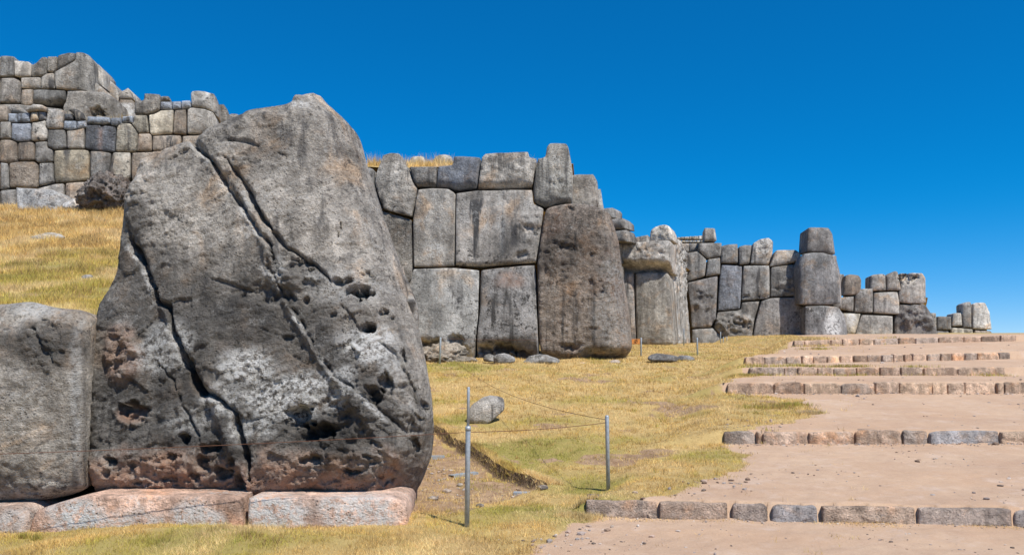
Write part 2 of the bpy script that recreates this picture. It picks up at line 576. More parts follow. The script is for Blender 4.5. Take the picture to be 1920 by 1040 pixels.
gx = spaced(-300, -3.5, 4.8, 400, 0.035, 1.035)
gy = np.concatenate([spaced(-60, 6.2, 14.0, 14.01, 0.035, 1.2)[:-1], np.arange(14.0, 30.0, 0.09), spaced(29.9, 30.0, 30.2, 700, 0.12, 1.07)[1:]])
gy = np.unique(np.round(gy, 4))
X, Y = np.meshgrid(gx, gy)
Zg = ground_h(X.ravel(), Y.ravel())
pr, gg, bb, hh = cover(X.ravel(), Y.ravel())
nx, ny = len(gx), len(gy)
idx = np.arange(nx * ny).reshape(ny, nx)
quads = np.stack([idx[:-1, :-1], idx[:-1, 1:], idx[1:, 1:], idx[1:, :-1]], -1).reshape(-1, 4)
gme = tri_mesh('ground', np.stack([X.ravel(), Y.ravel(), Zg], 1), quads)
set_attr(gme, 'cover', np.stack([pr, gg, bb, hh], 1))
ground = tag(link('ground', gme, M_GROUND), 'pink earth path and straw coloured turf rising to the walls', kind='structure')

# ------------------------------------------------------------------ stones
class Plane:
    """a wall face in the place: two plan points given as (pixel column, distance), a foot height and a backward lean"""
    def __init__(self, a, b, foot=0.0, lean=4.0, shift=0.0, faces_right=False):
        p0 = Vector(((a[0] - U0) / FPX * a[1], a[1], foot))
        p1 = Vector(((b[0] - U0) / FPX * b[1], b[1], foot))
        self.U = (p1 - p0).normalized()
        nh = Vector((self.U.y, -self.U.x, 0))
        if faces_right:
            nh = nh if nh.x > 0 else -nh
        elif nh.y > 0: nh = -nh
        self.nh = nh
        l = R(lean)
        self.N = nh * math.cos(l) + Vector((0, 0, 1)) * math.sin(l)
        self.V = Vector((0, 0, 1)) * math.cos(l) - nh * math.sin(l)
        self.O = p0 - self.nh * shift
    def local(self, pts):
        o = np.array((0, 0, EYE)) - np.array(self.O)
        N, Ua, Va = np.array(self.N), np.array(self.U), np.array(self.V)
        pts = np.asarray(pts, float)
        ray = np.stack([(pts[:, 0] - U0) / FPX, np.ones(len(pts)), (VH - pts[:, 1]) / FPX], 1)
        t = -(o @ N) / (ray @ N)
        w = o + ray * t[:, None]
        return np.stack([w @ Ua, w @ Va], 1), float(np.mean(t))

def orient(p):
    a = np.sum(p[:, 0] * np.roll(p[:, 1], -1) - np.roll(p[:, 0], -1) * p[:, 1])
    return p if a > 0 else p[::-1]

def round_poly(p, cut=0.22, lim=None, it=3):
    for k in range(it):
        nxt = np.roll(p, -1, 0)
        seg = np.linalg.norm(nxt - p, axis=1)
        c = np.full(len(p), cut if k == 0 else 0.25)
        if k == 0 and lim is not None:
            c = np.minimum(c, lim / np.maximum(seg, 1e-6))
        a = p + (nxt - p) * c[:, None]
        b = nxt + (p - nxt) * c[:, None]
        p = np.stack([a, b], 1).reshape(-1, 2)
    return p

def resample(p, step):
    q = np.vstack([p, p[:1]])
    L = np.concatenate([[0], np.cumsum(np.linalg.norm(np.diff(q, axis=0), axis=1))])
    n = max(14, int(L[-1] / step))
    s = np.linspace(0, L[-1], n, endpoint=False)
    return np.stack([np.interp(s, L, q[:, 0]), np.interp(s, L, q[:, 1])], 1)

def stone(name, plane, px, parent, mat, color, depth=1.2, step_px=5.0, r=0.09, bulge=0.05, rough=1.0, gap=0.004, rside=None, seed=None,
          feats=(), corner=None, tilt=0.055, flat=None, stain=None, wob=1.0, shape=None, label=None, sides=3, taper=0.06):
    """one dressed block: outline on the wall face, pillowed front, rounded arrises, real depth behind"""
    loc2, dist = plane.local(px)
    rng = np.random.default_rng(abs(hash((round(px[0][0]), round(px[0][1]), len(px)))) % 100000 if seed is None else seed)
    p = orient(loc2)
    pxa = np.asarray(px, float)
    size_px = math.sqrt(abs(np.sum(pxa[:, 0] * np.roll(pxa[:, 1], -1) - np.roll(pxa[:, 0], -1) * pxa[:, 1])) / 2)
    step_px = max(0.9, min(step_px, size_px / 9.0))
    r = min(r, 0.055 * size_px * dist / FPX) if corner is None else r
    sp = step_px * dist / FPX
    lim = corner if corner is not None else max(r * 0.7, sp * 0.25)
    p = round_poly(p, 0.3, lim)
    p = resample(p, sp * (0.5 if step_px > 1.2 and len(px) < 30 else 0.9))
    def normals(p):
        tang = np.roll(p, -3, 0) - np.roll(p, 3, 0)
        tang /= np.linalg.norm(tang, axis=1)[:, None] + 1e-9
        return np.stack([tang[:, 1], -tang[:, 0]], 1)       # outward
    def radii(nrm):
        rj = np.full(len(nrm), r)
        if rside:
            for key, ax, sg in (('R', 0, 1), ('L', 0, -1), ('T', 1, 1), ('B', 1, -1)):
                rj = rj + rside.get(key, 0) * np.clip(sg * nrm[:, ax], 0, 1) ** 1.5
        return rj
    nrm = normals(p)
    if rside:            # a rim that rolls far back has to stand a little wider to keep its outline
        rj = radii(nrm)
        W = np.array(plane.O)[None, :] + p[:, :1] * np.array(plane.U) + p[:, 1:] * np.array(plane.V) - np.array((0, 0, EYE))
        B = -rj * 0.95
        t = 1 + B / (W @ np.array(plane.N))
        W2 = W * t[:, None] + np.array((0, 0, EYE)) - np.array(plane.O)
        p = np.stack([W2 @ np.array(plane.U), W2 @ np.array(plane.V)], 1)
        nrm = normals(p)
    rj = radii(nrm)
    so = rng.uniform(0, 50, 3)
    q3 = np.concatenate([p, np.zeros((len(p), 1))], 1)
    wv = perlin(q3 / max(0.5, sp * 12) + so) * min(sp * 0.12, 0.012) * wob
    p = p - nrm * (gap + np.abs(wv))[:, None]
    # inner points
    lo, hi = p.min(0), p.max(0)
    xs = np.arange(lo[0], hi[0] + sp, sp)
    ys = np.arange(lo[1], hi[1] + sp, sp * 0.87)
    gxx, gyy = np.meshgrid(xs, ys)
    gxx = gxx + (np.arange(len(ys)) % 2)[:, None] * sp * 0.5
    g = np.stack([gxx.ravel(), gyy.ravel()], 1) + rng.uniform(-0.16, 0.16, (gxx.size, 2)) * sp
    g = g[inside(p, g)]
    ring = []
    for f in (0.18, 0.5):
        if r * f > sp * 0.12:
            rp = p - nrm * (r * f)
            rp = rp[inside(p, rp)]
            dd = pt_dist(rp, p)
            ring.append(rp[dd > r * f * 0.9])
    dd = pt_dist(g, p)
    g = g[dd > (max(r * 0.5 + sp * 0.35, sp * 0.5) if ring else sp * 0.5)]
    allp = np.vstack([p] + ring + [g])
    nb = len(p)
    res = delaunay_2d_cdt([Vector(v) for v in allp], [], [list(range(nb))], 1, 1e-7)
    v2 = np.array([tuple(v) for v in res[0]])
    faces = [list(f) for f in res[2]]
    orig = res[3]
    bmap = {}
    for i, os_ in enumerate(orig):
        for o_ in os_:
            if o_ < nb: bmap[o_] = i
    # profile
    off = np.zeros(len(v2))
    dmin = np.full(len(v2), 1e9)
    CH = 4000
    for s0 in range(0, len(v2), CH):
        cv = v2[s0:s0 + CH]
        d = np.sqrt(np.maximum((cv * cv).sum(1)[:, None] + (p * p).sum(1)[None, :] - 2 * cv @ p.T, 0))
        dmin[s0:s0 + CH] = d.min(1)
        k = np.clip(1 - d / rj[None, :], 0, 1)
        off[s0:s0 + CH] = -(rj[None, :] * (1 - np.sqrt(1 - np.minimum(k, 0.999) ** 2))).max(1)
    span = max(dmin.max(), 1e-3)
    off += bulge * (1 - (1 - np.clip(dmin / span, 0, 1)) ** 2)
    c2 = v2.mean(0)
    ta, tb = rng.uniform(-tilt, tilt, 2)
    off += ta * (v2[:, 0] - c2[0]) + tb * (v2[:, 1] - c2[1])
    q3 = np.concatenate([v2, np.zeros((len(v2), 1))], 1) + so
    off += rough * (0.030 * perlin(q3 * 1.4) + 0.014 * perlin(q3 * 4.1) + (0.007 * perlin(q3 * 10.0) if sp < 0.07 else 0))
    fs = min(3.0, 0.16 / sp)
    off += rough * (0.03 / fs) * facet(q3 * fs, 1) * sstep(0, 0.12, dmin) * (0.35 + 0.65 * sstep(-.1, .4, perlin(q3 * .9 + 60)))
    st = None
    if shape is not None or feats or stain is not None:
        # pixel coordinates back from the wall face, for the marks traced on it
        W = np.array(plane.O)[None, :] + v2[:, :1] * np.array(plane.U) + v2[:, 1:] * np.array(plane.V) + off[:, None] * np.array(plane.N) - np.array((0, 0, EYE))
        pxv = np.stack([W[:, 0] / W[:, 1] * FPX + U0, VH - W[:, 2] / W[:, 1] * FPX], 1)
        mpp = dist / FPX
        if shape is not None:
            off = off + shape(v2, pxv, q3)
        lo_, hi_ = pxv.min(0), pxv.max(0)
        def near(f):
            if f[0] == 'crack':
                a_ = np.asarray(f[1], float); e_ = f[2] * 4
                return np.all(a_.min(0) - e_ < hi_) and np.all(a_.max(0) + e_ > lo_)
            return f[1] - f[3] * 1.3 < hi_[0] and f[1] + f[3] * 1.3 > lo_[0] and f[2] - f[4] * 1.3 < hi_[1] and f[2] + f[4] * 1.3 > lo_[1]
        feats = [f for f in feats if near(f)]
        if feats:
          warp = np.stack([perlin(q3 * 3 + 4), perlin(q3 * 3 + 40)], 1) * 4.0 + np.stack([perlin(q3 * 9 + 4), perlin(q3 * 9 + 40)], 1) * 2.5
          pn = fbm(q3 * min(7.0, 0.35 / sp) + 13, 3)
          pn2 = ridged(q3 * min(11.0, 0.5 / sp) + 5, 3)
          fc = facet(q3 * min(9.0, 0.4 / sp), 7)
        for f in feats:
            if f[0] == 'crack':
                _, line, w, dep = f[:4]
                w = w * 0.74
                dcr, par = poly_dist(line, pxv + warp * 0.8 + np.stack([pn2, pn], 1) * 1.3 + fc[:, None] * np.array([3.0, 1.5]))
                ww = w * (0.32 + 1.5 * np.abs(perlin(q3 * 2.6 + 8)) + 0.5 * np.abs(pn)) * np.clip(4 * np.minimum(par + 0.05, 1.05 - par), 0.3, 1)
                off -= dep * np.exp(-(dcr / ww) ** 2 * 1.6)
                if len(f) > 4:       # one lip stands proud of the other
                    line = np.asarray(line, float)
                    off += f[4] * np.exp(-(dcr / (w * 5)) ** 2) * np.sign(np.interp(pxv[:, 1], line[:, 1], line[:, 0]) - pxv[:, 0]) * 0.5
            elif f[0] == 'pit':
                _, cx, cy, rx, ry, dep = f[:6]
                e = np.sqrt(((pxv[:, 0] + warp[:, 0] * 1.6 - cx) / rx) ** 2 + ((pxv[:, 1] + warp[:, 1] * 1.6 - cy) / ry) ** 2) + 0.30 * pn + 0.35 * fc
                off -= dep * (1 - sstep(0.55, 0.98, e)) * (1 + 0.35 * pn2) * np.clip(0.85 - 0.45 * (pxv[:, 1] - cy) / ry, 0.25, 1.3)
            elif f[0] == 'rough':
                _, cx, cy, rx, ry, amp, freq = f
                e = np.sqrt(((pxv[:, 0] - cx) / rx) ** 2 + ((pxv[:, 1] - cy) / ry) ** 2) + 0.25 * perlin(q3 * 2)
                m = 1 - sstep(0.6, 1.1, e)
                n = ridged(q3 * freq, 4)
                fr = min(freq * 2.3, 0.4 / sp)
                pit = sstep(0.0, 0.75, fbm(q3 * np.array([0.75, 1.5, 1]) * fr + 70, 3)) * 1.0
                n2_ = ridged(q3 * np.array([0.8, 1.7, 1]) * min(freq * 0.8, 0.3 / sp) + 33, 4)
                off += m * amp * (n * 0.35 + n2_ * 0.45 - pit * 0.55 + 0.7 * facet(q3 * np.array([0.8, 1.4, 1]) * min(freq * 1.2, 0.4 / sp), 3) + 0.5 * fc - 0.1)
        if stain is not None:
            st = stain(pxv, q3)
    c3 = np.array(plane.O) + c2[0] * np.array(plane.U) + c2[1] * np.array(plane.V)
    U3, V3, N3 = np.array(plane.U), np.array(plane.V), np.array(plane.N)
    front = v2[:, :1] * U3 + v2[:, 1:] * V3 + off[:, None] * N3 + np.array(plane.O) - c3
    verts = list(front)
    loop = [bmap[i] for i in range(nb) if i in bmap]
    sd = [loop]
    base = len(verts)
    fl = front[loop]
    back_dir = -np.array(plane.nh)
    cc = front.mean(0)
    for k in range(1, sides + 1):
        f = k / sides
        dpt = depth * f
        ringv = fl + back_dir * dpt
        inw = (cc - fl)
        inw = inw - (inw @ N3)[:, None] * N3
        ringv = ringv + inw * taper * f + (perlin(fl * 3 + so + k)[:, None]) * back_dir * 0.03 * (1 if k < sides else 0)
        if k == sides:          # flat back
            pass
        start = len(verts)
        verts.extend(list(ringv))
        sd.append(list(range(start, start + len(loop))))
    n = len(loop)
    for k in range(sides):
        a, b = sd[k], sd[k + 1]
        for i in range(n):
            j = (i + 1) % n
            faces.append([a[i], b[i], b[j], a[j]])
    ci = len(verts)
    verts.append(np.mean([verts[i] for i in sd[-1]], 0))
    for i in range(n):
        faces.append([sd[-1][i], ci, sd[-1][(i + 1) % n]])
    me = mesh_from(name, verts, faces)
    if st is not None:
        full = np.zeros((len(verts), 3), np.float32)
        full[:len(v2)] = st
        set_attr(me, 'stain', full)
    o = link(name, me, mat, parent, tuple(c3), color)
    if label: o['label'] = label
    return o

def tr(ox, oy, s):
    return lambda pts: [(ox + x * s, oy + y * s) for x, y in pts]

def jit(col, amt=0.1, a=None):
    k = 1 + random.uniform(-amt, amt)
    h = random.uniform(-0.02, 0.02)
    return (col[0] * k * (1 + h), col[1] * k, col[2] * k * (1 - h), (col[3] if len(col) > 3 else 0.35) if a is None else a)

GREY = (0.30, 0.277, 0.245, 0.35)
DARK = (0.205, 0.195, 0.18, 0.3)
BROWN = (0.275, 0.228, 0.182, 0.3)
BEIGE = (0.345, 0.308, 0.245, 0.35)
PALE = (0.36, 0.345, 0.315, 0.5)
BLUE = (0.25, 0.272, 0.305, 0.5)
BLUED = (0.165, 0.175, 0.195, 0.3)
PINK = (0.50, 0.335, 0.25, 0.8)

def wall(name, plane, stones, label, cat='wall', mat=None, default=GREY, group=None, **kw):
    foot = plane.O
    e = empty(name, (foot.x, foot.y, foot.z), label, cat, group)
    for s in stones:
        pts = s[0]
        col = s[1] if len(s) > 1 and s[1] is not None else default
        extra = dict(kw)
        if len(s) > 2: extra.update(s[2])
        pl = plane
        if 'shift' in extra:
            sh = extra.pop('shift')
            pl = Plane.__new__(Plane)
            pl.__dict__.update(plane.__dict__)
            pl.O = plane.O - plane.nh * sh
        if 'on' in extra:
            pl = extra.pop('on')
        stone('stone', pl, pts, e, extra.pop('m', None) or random.choice(M_VARIANTS), jit(col, 0.12), **extra)
    return e

EARTH = (.17, .135, .1, 0)
# ---- the near wall: the huge cracked boulder, its neighbour and the pink footing stones
r2, a1, a2 = tr(150, 170, .375), tr(150, 540, .3846), tr(480, 480, .4425)
giant_px = [(152, 926), (155, 800), (160, 640), (168, 582), (178, 558), (199, 526), (210, 489), (219, 432), (219, 400), (236, 350), (247, 327), (262, 297), (307, 275), (352, 262),
            (366, 268), (390, 249), (420, 237), (480, 213), (545, 203), (553, 188), (570, 184), (600, 191), (622, 206), (649, 230), (667, 249), (679, 267), (690, 312),
            (712, 380), (735, 447), (757, 507), (769, 560), (785, 612), (800, 680), (809, 732), (815, 790), (809, 848), (785, 900), (763, 936), (640, 932), (450, 931), (250, 930)]
GF_ = [
    ('crack', r2([(560, 245), (620, 310), (690, 400), (740, 480), (800, 560), (860, 660), (910, 720), (950, 770), (960, 840)]), 7, 0.13, 0.07),
    ('crack', r2([(930, 880), (970, 930), (1010, 1020)]) + a2([(110, 150), (170, 250), (220, 330), (270, 420), (330, 510), (390, 545), (450, 590), (520, 650), (580, 700), (640, 750)]), 6, 0.085, 0.06),
    ('crack', r2([(560, 250), (600, 285), (640, 330)]), 13, 0.16),
    ('crack', r2([(715, 325), (750, 360), (800, 430), (850, 500), (880, 570), (930, 650), (1000, 740), (1050, 795), (1120, 840), (1180, 880), (1240, 930), (1270, 970)]), 6, 0.11),
    ('crack', r2([(835, 480), (870, 560), (920, 640), (960, 690)]), 9, 0.09),
    ('crack', r2([(212, 715), (235, 755), (270, 800), (310, 870), (340, 950), (355, 1030)]) + a1([(400, 75), (420, 180), (450, 240), (490, 330), (520, 430), (560, 490), (620, 505), (700, 565), (740, 600), (755, 680), (780, 770), (800, 880), (800, 930)]), 8, 0.19, 0.06),
    ('crack', r2([(225, 740), (250, 780), (290, 840)]), 13, 0.13),
    ('crack', a1([(450, 250), (490, 340), (520, 430), (560, 490)]), 9, 0.12),
    ('crack', a1([(350, 340), (430, 440), (480, 580), (540, 690), (570, 740)]), 4, 0.06),
    ('crack', a1([(740, 600), (755, 680), (790, 800), (805, 930)]), 10, 0.12),
    ('crack', r2([(735, 248), (820, 250), (900, 272)]), 5, 0.07),
    ('crack', r2([(1308, 655), (1303, 700), (1288, 738)]), 4, 0.06),
    ('crack', r2([(430, 322), (500, 295), (565, 275)]), 5, 0.06),
    ('crack', r2([(990, 310), (1040, 335)]), 3, 0.03),
    ('crack', a2([(440, 340), (390, 370), (320, 430)]), 3, 0.03),
    ('crack', a2([(520, 360), (580, 410), (630, 480), (670, 560), (690, 650)]), 6, 0.08),
    ('crack', a2([(360, 195), (410, 260), (440, 320)]), 4, 0.05),
    ('crack', a2([(600, 700), (650, 750), (690, 640), (740, 650)]), 5, 0.06),
    ('crack', a2([(0, 290), (100, 330), (200, 390)]), 4, 0.025), ('crack', a2([(20, 420), (120, 400), (240, 460)]), 4, 0.02),
    ('crack', r2([(640, 920), (760, 960), (900, 1000)]), 5, 0.05),
    ('pit', 672, 546, 27, 15, .34), ('pit', 650, 527, 27, 10, .13), ('pit', 687, 611, 17, 15, .30), ('pit', 718, 583, 13, 7, .12), ('pit', 735, 595, 9, 6, .1),
    ('pit', 575, 560, 9, 9, .10), ('pit', 621, 587, 9, 6, .1), ('pit', 537, 630, 12, 7, .06), ('pit', 690, 520, 16, 14, .05),
    ('pit', 700, 742, 18, 20, .24), ('pit', 722, 718, 18, 24, .15), ('pit', 590, 806, 42, 22, .30), ('pit', 553, 785, 28, 28, .16), ('pit', 580, 860, 28, 10, .17),
    ('pit', 657, 883, 16, 6, .14), ('pit', 714, 900, 16, 12, .12), ('pit', 790, 767, 12, 25, .13), ('pit', 776, 830, 11, 20, .13), ('pit', 754, 680, 10, 28, .07),
    ('pit', 231, 765, 32, 24, .17), ('pit', 404, 882, 15, 15, .22), ('pit', 335, 817, 12, 12, .2), ('pit', 192, 867, 16, 11, .16), ('pit', 365, 867, 17, 20, .2), ('pit', 177, 888, 13, 11, .14),
    ('pit', 311, 855, 16, 9, .12), ('pit', 388, 838, 22, 12, .16), ('pit', 346, 892, 12, 9, .14), ('pit', 438, 898, 12, 22, .2), ('pit', 300, 895, 14, 6, .1), ('pit', 236, 873, 12, 7, .1),
    ('pit', 250, 905, 20, 5, .07), ('pit', 520, 560, 40, 14, .05), ('pit', 480, 545, 60, 22, .05), ('pit', 560, 500, 30, 14, .08), ('pit', 425, 865, 10, 16, .12),
    
    ('rough', 300, 885, 165, 45, .036, 7), ('rough', 215, 660, 36, 60, .06, 7.0), ('rough', 690, 790, 120, 110, .038, 5.5), ('rough', 640, 890, 140, 50, .03, 6.5),
    ('rough', 232, 770, 34, 30, .06, 9.0), ('rough', 560, 515, 70, 32, .05, 6.0), ('rough', 672, 275, 18, 50, .05, 6.0), ('rough', 245, 360, 26, 36, .035, 5.0),
    ('rough', 420, 300, 70, 30, .03, 5.0), ('rough', 290, 420, 90, 90, .018, 6.0),
]
GF = [(f[0], f[1], f[2], f[3], f[4], f[5] * (.6 if f[2] > 840 else .85)) if f[0] == 'pit' else f for f in GF_]
def giant_shape(v2, pxv, q):
    u, v = pxv[:, 0], pxv[:, 1]
    o = -0.17 * sstep(845, 950, v) ** 1.3                                     # undercut foot
    o = o - 0.45 * sstep(700, 815, u + 0.25 * (v - 850)) * sstep(760, 930, v)  # the right foot draws in
    # the slab between the two long cracks and the shoulder left of them sit at different depths
    cx = np.interp(v, [260, 330, 430, 540, 700, 900], [365, 420, 480, 515, 610, 760])
    o = o - 0.09 * sstep(12, -12, u - cx)
    cl = np.interp(v, [400, 480, 560, 640, 720, 930], [225, 262, 283, 330, 370, 455])
    o = o - 0.10 * sstep(10, -10, u - cl)
    o = o + 0.05 * perlin(q * 0.7 + 3)
    qr = np.stack([q[:, 0] * .9 + q[:, 1] * .42, q[:, 1] * .9 - q[:, 0] * .42, q[:, 2]], 1)      # bedding that dips to the left
    low = sstep(480, 760, v)
    o = o + (0.010 + 0.014 * low) * ridged(qr * np.array([1.2, 3.6, 1.0]) + 11, 5) + (0.004 + 0.005 * low) * ridged(qr * np.array([7, 17, 1]) + 2, 3)
    o = o + (0.018 + 0.030 * low) * facet(qr * np.array([2.2, 3.6, 1]), 2) + (0.008 + 0.012 * low) * facet(qr * np.array([6, 9, 1]), 5) + (0.004 + 0.003 * low) * facet(qr * np.array([16, 22, 1]), 9)
    return o
def giant_stain(pxv, q):
    u, v = pxv[:, 0], pxv[:, 1]
    n = fbm(q * 1.6, 4)
    red = sstep(835, 905, v + 50 * n) * sstep(820, 700, u) + 0.8 * sstep(1.1, .5, np.hypot((u - 231) / 30, (v - 772) / 22)) \
        + 0.55 * sstep(1.2, .5, np.hypot((u - 215) / 38, (v - 650) / 62) + .3 * n)
    li = np.zeros(len(u))
    for cx, cy, rx, ry, a in ((455, 685, 80, 45, .9), (520, 745, 85, 55, 1.), (400, 745, 60, 50, .75), (690, 655, 65, 45, .95), (300, 640, 70, 60, .6), (620, 730, 50, 40, .6),
                              (735, 690, 40, 70, .5), (660, 540, 90, 40, .4), (350, 780, 60, 40, .4), (470, 800, 60, 40, .6), (560, 195, 30, 12, .9), (650, 700, 30, 30, .6), (520, 500, 20, 60, .5), (460, 400, 14, 90, .45)):
        li = np.maximum(li, a * sstep(1.15, .45, np.hypot((u - cx) / rx, (v - cy) / ry) + .45 * n))
    dk = .8 * sstep(430, 620, v - .25 * (u - 500) + 110 * n) * sstep(800, 700, u + .0 * v)
    for cx, cy, rx, ry, a in ((470, 600, 140, 85, .95), (400, 545, 130, 40, .5), (600, 820, 130, 80, .9), (545, 720, 90, 60, .5), (380, 830, 120, 70, .7), (230, 720, 60, 60, .35), (720, 760, 70, 90, .55),
                              (200, 840, 60, 60, .5), (290, 640, 60, 90, .5), (215, 560, 50, 40, .5), (770, 860, 50, 70, .5), (560, 520, 80, 45, .55), (440, 880, 25, 60, .8), (250, 420, 30, 70, .4), (630, 640, 80, 50, .35)):
        dk = np.maximum(dk, min(.95, a * 1.35) * sstep(1.25, .35, np.hypot((u - cx) / rx, (v - cy) / ry) + .5 * n))
    for f in GF_:                                   # pale mineral veins along the long fissures
        if f[0] == 'crack' and len(f) > 4:
            dv_, _ = poly_dist(f[1], pxv + np.stack([6 + 8 * n, 0 * n], 1))
            li = np.maximum(li, .75 * sstep(9, 3, dv_) * sstep(-.25, .2, perlin(q * 3.3 + 9)))
    return np.stack([np.clip(red, 0, 1) * .85, li, np.clip(dk, 0, 1) * (1 - .6 * np.clip(red, 0, 1))], 1)
G_PL = Plane((0, 7.78), (800, 7.85), 0.25, 11.0)
near_wall = empty('megalithic_wall', (-2.6, 8.2, 0), 'nearest wall piece with a huge cracked boulder resting on pink footing stones', 'wall')
stone('boulder', G_PL, giant_px, near_wall, M_STONE, (0.315, 0.288, 0.252, 0.25), depth=2.0, step_px=3.0, r=0.10, bulge=0.16, rough=1.0,
      rside={'R': 0.62, 'T': 0.16, 'B': 0.06, 'L': 0.05}, feats=GF, shape=giant_shape, stain=giant_stain, seed=5, tilt=0, corner=0.05, sides=6, taper=0.22,
      label='huge cracked dark grey boulder with pitted reddish foot')
def left_shape(v2, pxv, q):
    v = pxv[:, 1]
    return -0.22 * sstep(850, 955, v) ** 1.5 + 0.04 * perlin(q * 0.9) - 0.22 * sstep(640, 560, v) + 0.012 * ridged(q * 4 + 3, 4)
def left_stain(pxv, q):
    u, v = pxv[:, 0], pxv[:, 1]
    n = fbm(q * 1.6, 4)
    dk = .75 * sstep(1.2, .4, np.hypot((u - 60) / 130, (v - 650) / 50) + .6 * n)
    li = np.maximum(.45 * sstep(1.2, .4, np.hypot((u - 145) / 16, (v - 760) / 150) + .3 * n), .6 * sstep(1.2, .4, np.hypot((u - 50) / 60, (v - 575) / 25) + .5 * n))
    return np.stack([.35 * sstep(900, 940, v + 20 * n), li, dk], 1)
LPL = Plane((0, 7.72), (160, 7.8), 0.25, 7.0)
stone('stone', LPL, [(-330, 575), (-120, 566), (0, 562), (40, 556), (75, 566), (100, 572), (142, 574), (166, 588), (166, 640), (161, 800), (154, 918), (120, 930), (40, 944), (-330, 948)], near_wall,
      M_STONE, (0.30, 0.272, 0.235, 0.35), depth=0.9, step_px=3.6, r=0.05, bulge=0.10, rside={'T': 0.08, 'B': 0.08, 'R': 0.02}, shape=left_shape, stain=left_stain, seed=9, tilt=0, corner=0.03,
      feats=[('crack', [(60, 605), (75, 640), (90, 665), (100, 680)], 8, .07), ('rough', 90, 640, 60, 70, .03, 6), ('rough', 60, 590, 90, 25, .03, 5), ('rough', 60, 920, 90, 22, .03, 6), ('rough', 40, 760, 160, 150, .012, 7)])
stone('stone', LPL, [(-900, 590), (-700, 575), (-500, 570), (-335, 578), (-335, 946), (-900, 950)], near_wall, M_STONE, (0.29, 0.265, 0.23, 0.35), depth=0.9, step_px=9, r=0.05, bulge=0.10, shape=left_shape, seed=19, corner=0.04)
B_PL = Plane((0, 7.56), (760, 7.66), 0.0, 1.5)
def base_stain(pxv, q):
    n = fbm(q * 1.5 + 3, 4)
    u = pxv[:, 0]
    li = np.zeros(len(u))
    for cx, cy, rx, ry, a in ((150, 965, 60, 40, 1.), (250, 985, 110, 35, .9), (360, 980, 60, 40, .8), (540, 970, 80, 45, .9), (650, 965, 90, 45, .8), (20, 990, 40, 40, .6)):
        li = np.maximum(li, a * sstep(1.2, .5, np.hypot((u - cx) / rx, (pxv[:, 1] - cy) / ry) + .6 * n))
    return np.stack([np.zeros(len(u)), li, .25 * sstep(.2, .6, n)], 1)
for pts, col in (([(-900, 956), (-336, 956), (-336, 1075), (-900, 1075)], PINK), ([(-330, 955), (-40, 952), (25, 950), (48, 962), (52, 985), (47, 1075), (-330, 1075)], (0.44, 0.33, 0.265, .7)),
                 ([(64, 956), (108, 941), (165, 927), (300, 928), (455, 930), (458, 1075), (48, 1075), (53, 985)], PINK),
                 ([(462, 931), (600, 931), (738, 932), (762, 944), (766, 965), (760, 1060), (462, 1075)], (0.54, 0.375, 0.29, .8))):
    stone('footing_stone', B_PL, pts, near_wall, M_FOOT, col, depth=1.5, step_px=3.2, r=0.035, bulge=0.03, rough=0.45, stain=base_stain, corner=0.025, tilt=0.01,
          feats=[('rough', 250, 975, 180, 32, .007, 9), ('rough', 600, 975, 140, 30, .007, 9)])
# the wall turns back behind the boulder and holds the terrace
rng_r = random.Random(4)
RET = Plane((780, 9.6), (655, 29.0), 0.2, 3.0, faces_right=True)
p_a, p_b = Vector(((780 - U0) / FPX * 9.6, 9.6, 0)), Vector(((655 - U0) / FPX * 29.0, 29.0, 0))
def world_px(w):
    return ((w.x / w.y) * FPX + U0, VH - (w.z - EYE) / w.y * FPX)
Lr = (p_b - p_a).length
for c, (z0, z1) in enumerate(((0.0, 0.42), (0.42, 0.75), (0.75, 1.0))):
    t0 = 0.0
    while t0 < 0.995:
        t1 = min(1.0, t0 + rng_r.uniform(0.08, 0.14))
        if t1 > 0.95: t1 = 1.0
        pts = []
        for t, zf in ((t0, z0), (t1, z0), (t1, z1), (t0, z1)):
            w = p_a.lerp(p_b, t)
            top = 2.3 + 6.3 * t
            w.z = -0.2 + (0.2 + 1.6 * t) + (top - 1.6 * t) * zf
            pts.append(world_px(w))
        stone('stone', RET, pts, near_wall, M_STONE_FAR, jit(GREY), depth=0.8, step_px=14, r=0.1, bulge=0.08)
        t0 = t1

# ---- middle wall
m = tr(680, 250, .43269)
M_PL = Plane((690, 27.6), (1190, 26.6), 1.4, 4.0)
def foot_shape(v2, pxv, q):
    u, v = pxv[:, 0], pxv[:, 1]
    return -0.45 * sstep(628, 678, v + 8 * perlin(q * 1.2)) * sstep(1010, 1000, u) 
def m11_shape(v2, pxv, q):
    u, v = pxv[:, 0], pxv[:, 1]
    return 0.25 * sstep(640, 560, v) * 0 - 0.65 * sstep(648, 680, v + 6 * perlin(q)) * sstep(1080, 1110, u) - 0.25 * sstep(655, 685, v) + 0.02 * ridged(q * 5, 4) 
def m11_stain(pxv, q):
    u, v = pxv[:, 0], pxv[:, 1]
    n = fbm(q * .6, 4)
    return np.stack([.25 * sstep(.0, .5, n), .45 * sstep(1.2, .5, np.hypot((u - 1150) / 40, (v - 560) / 110) + .5 * n) , .45 * sstep(1.2, .4, np.hypot((u - 1060) / 60, (v - 440) / 60) + .5 * n)], 1)
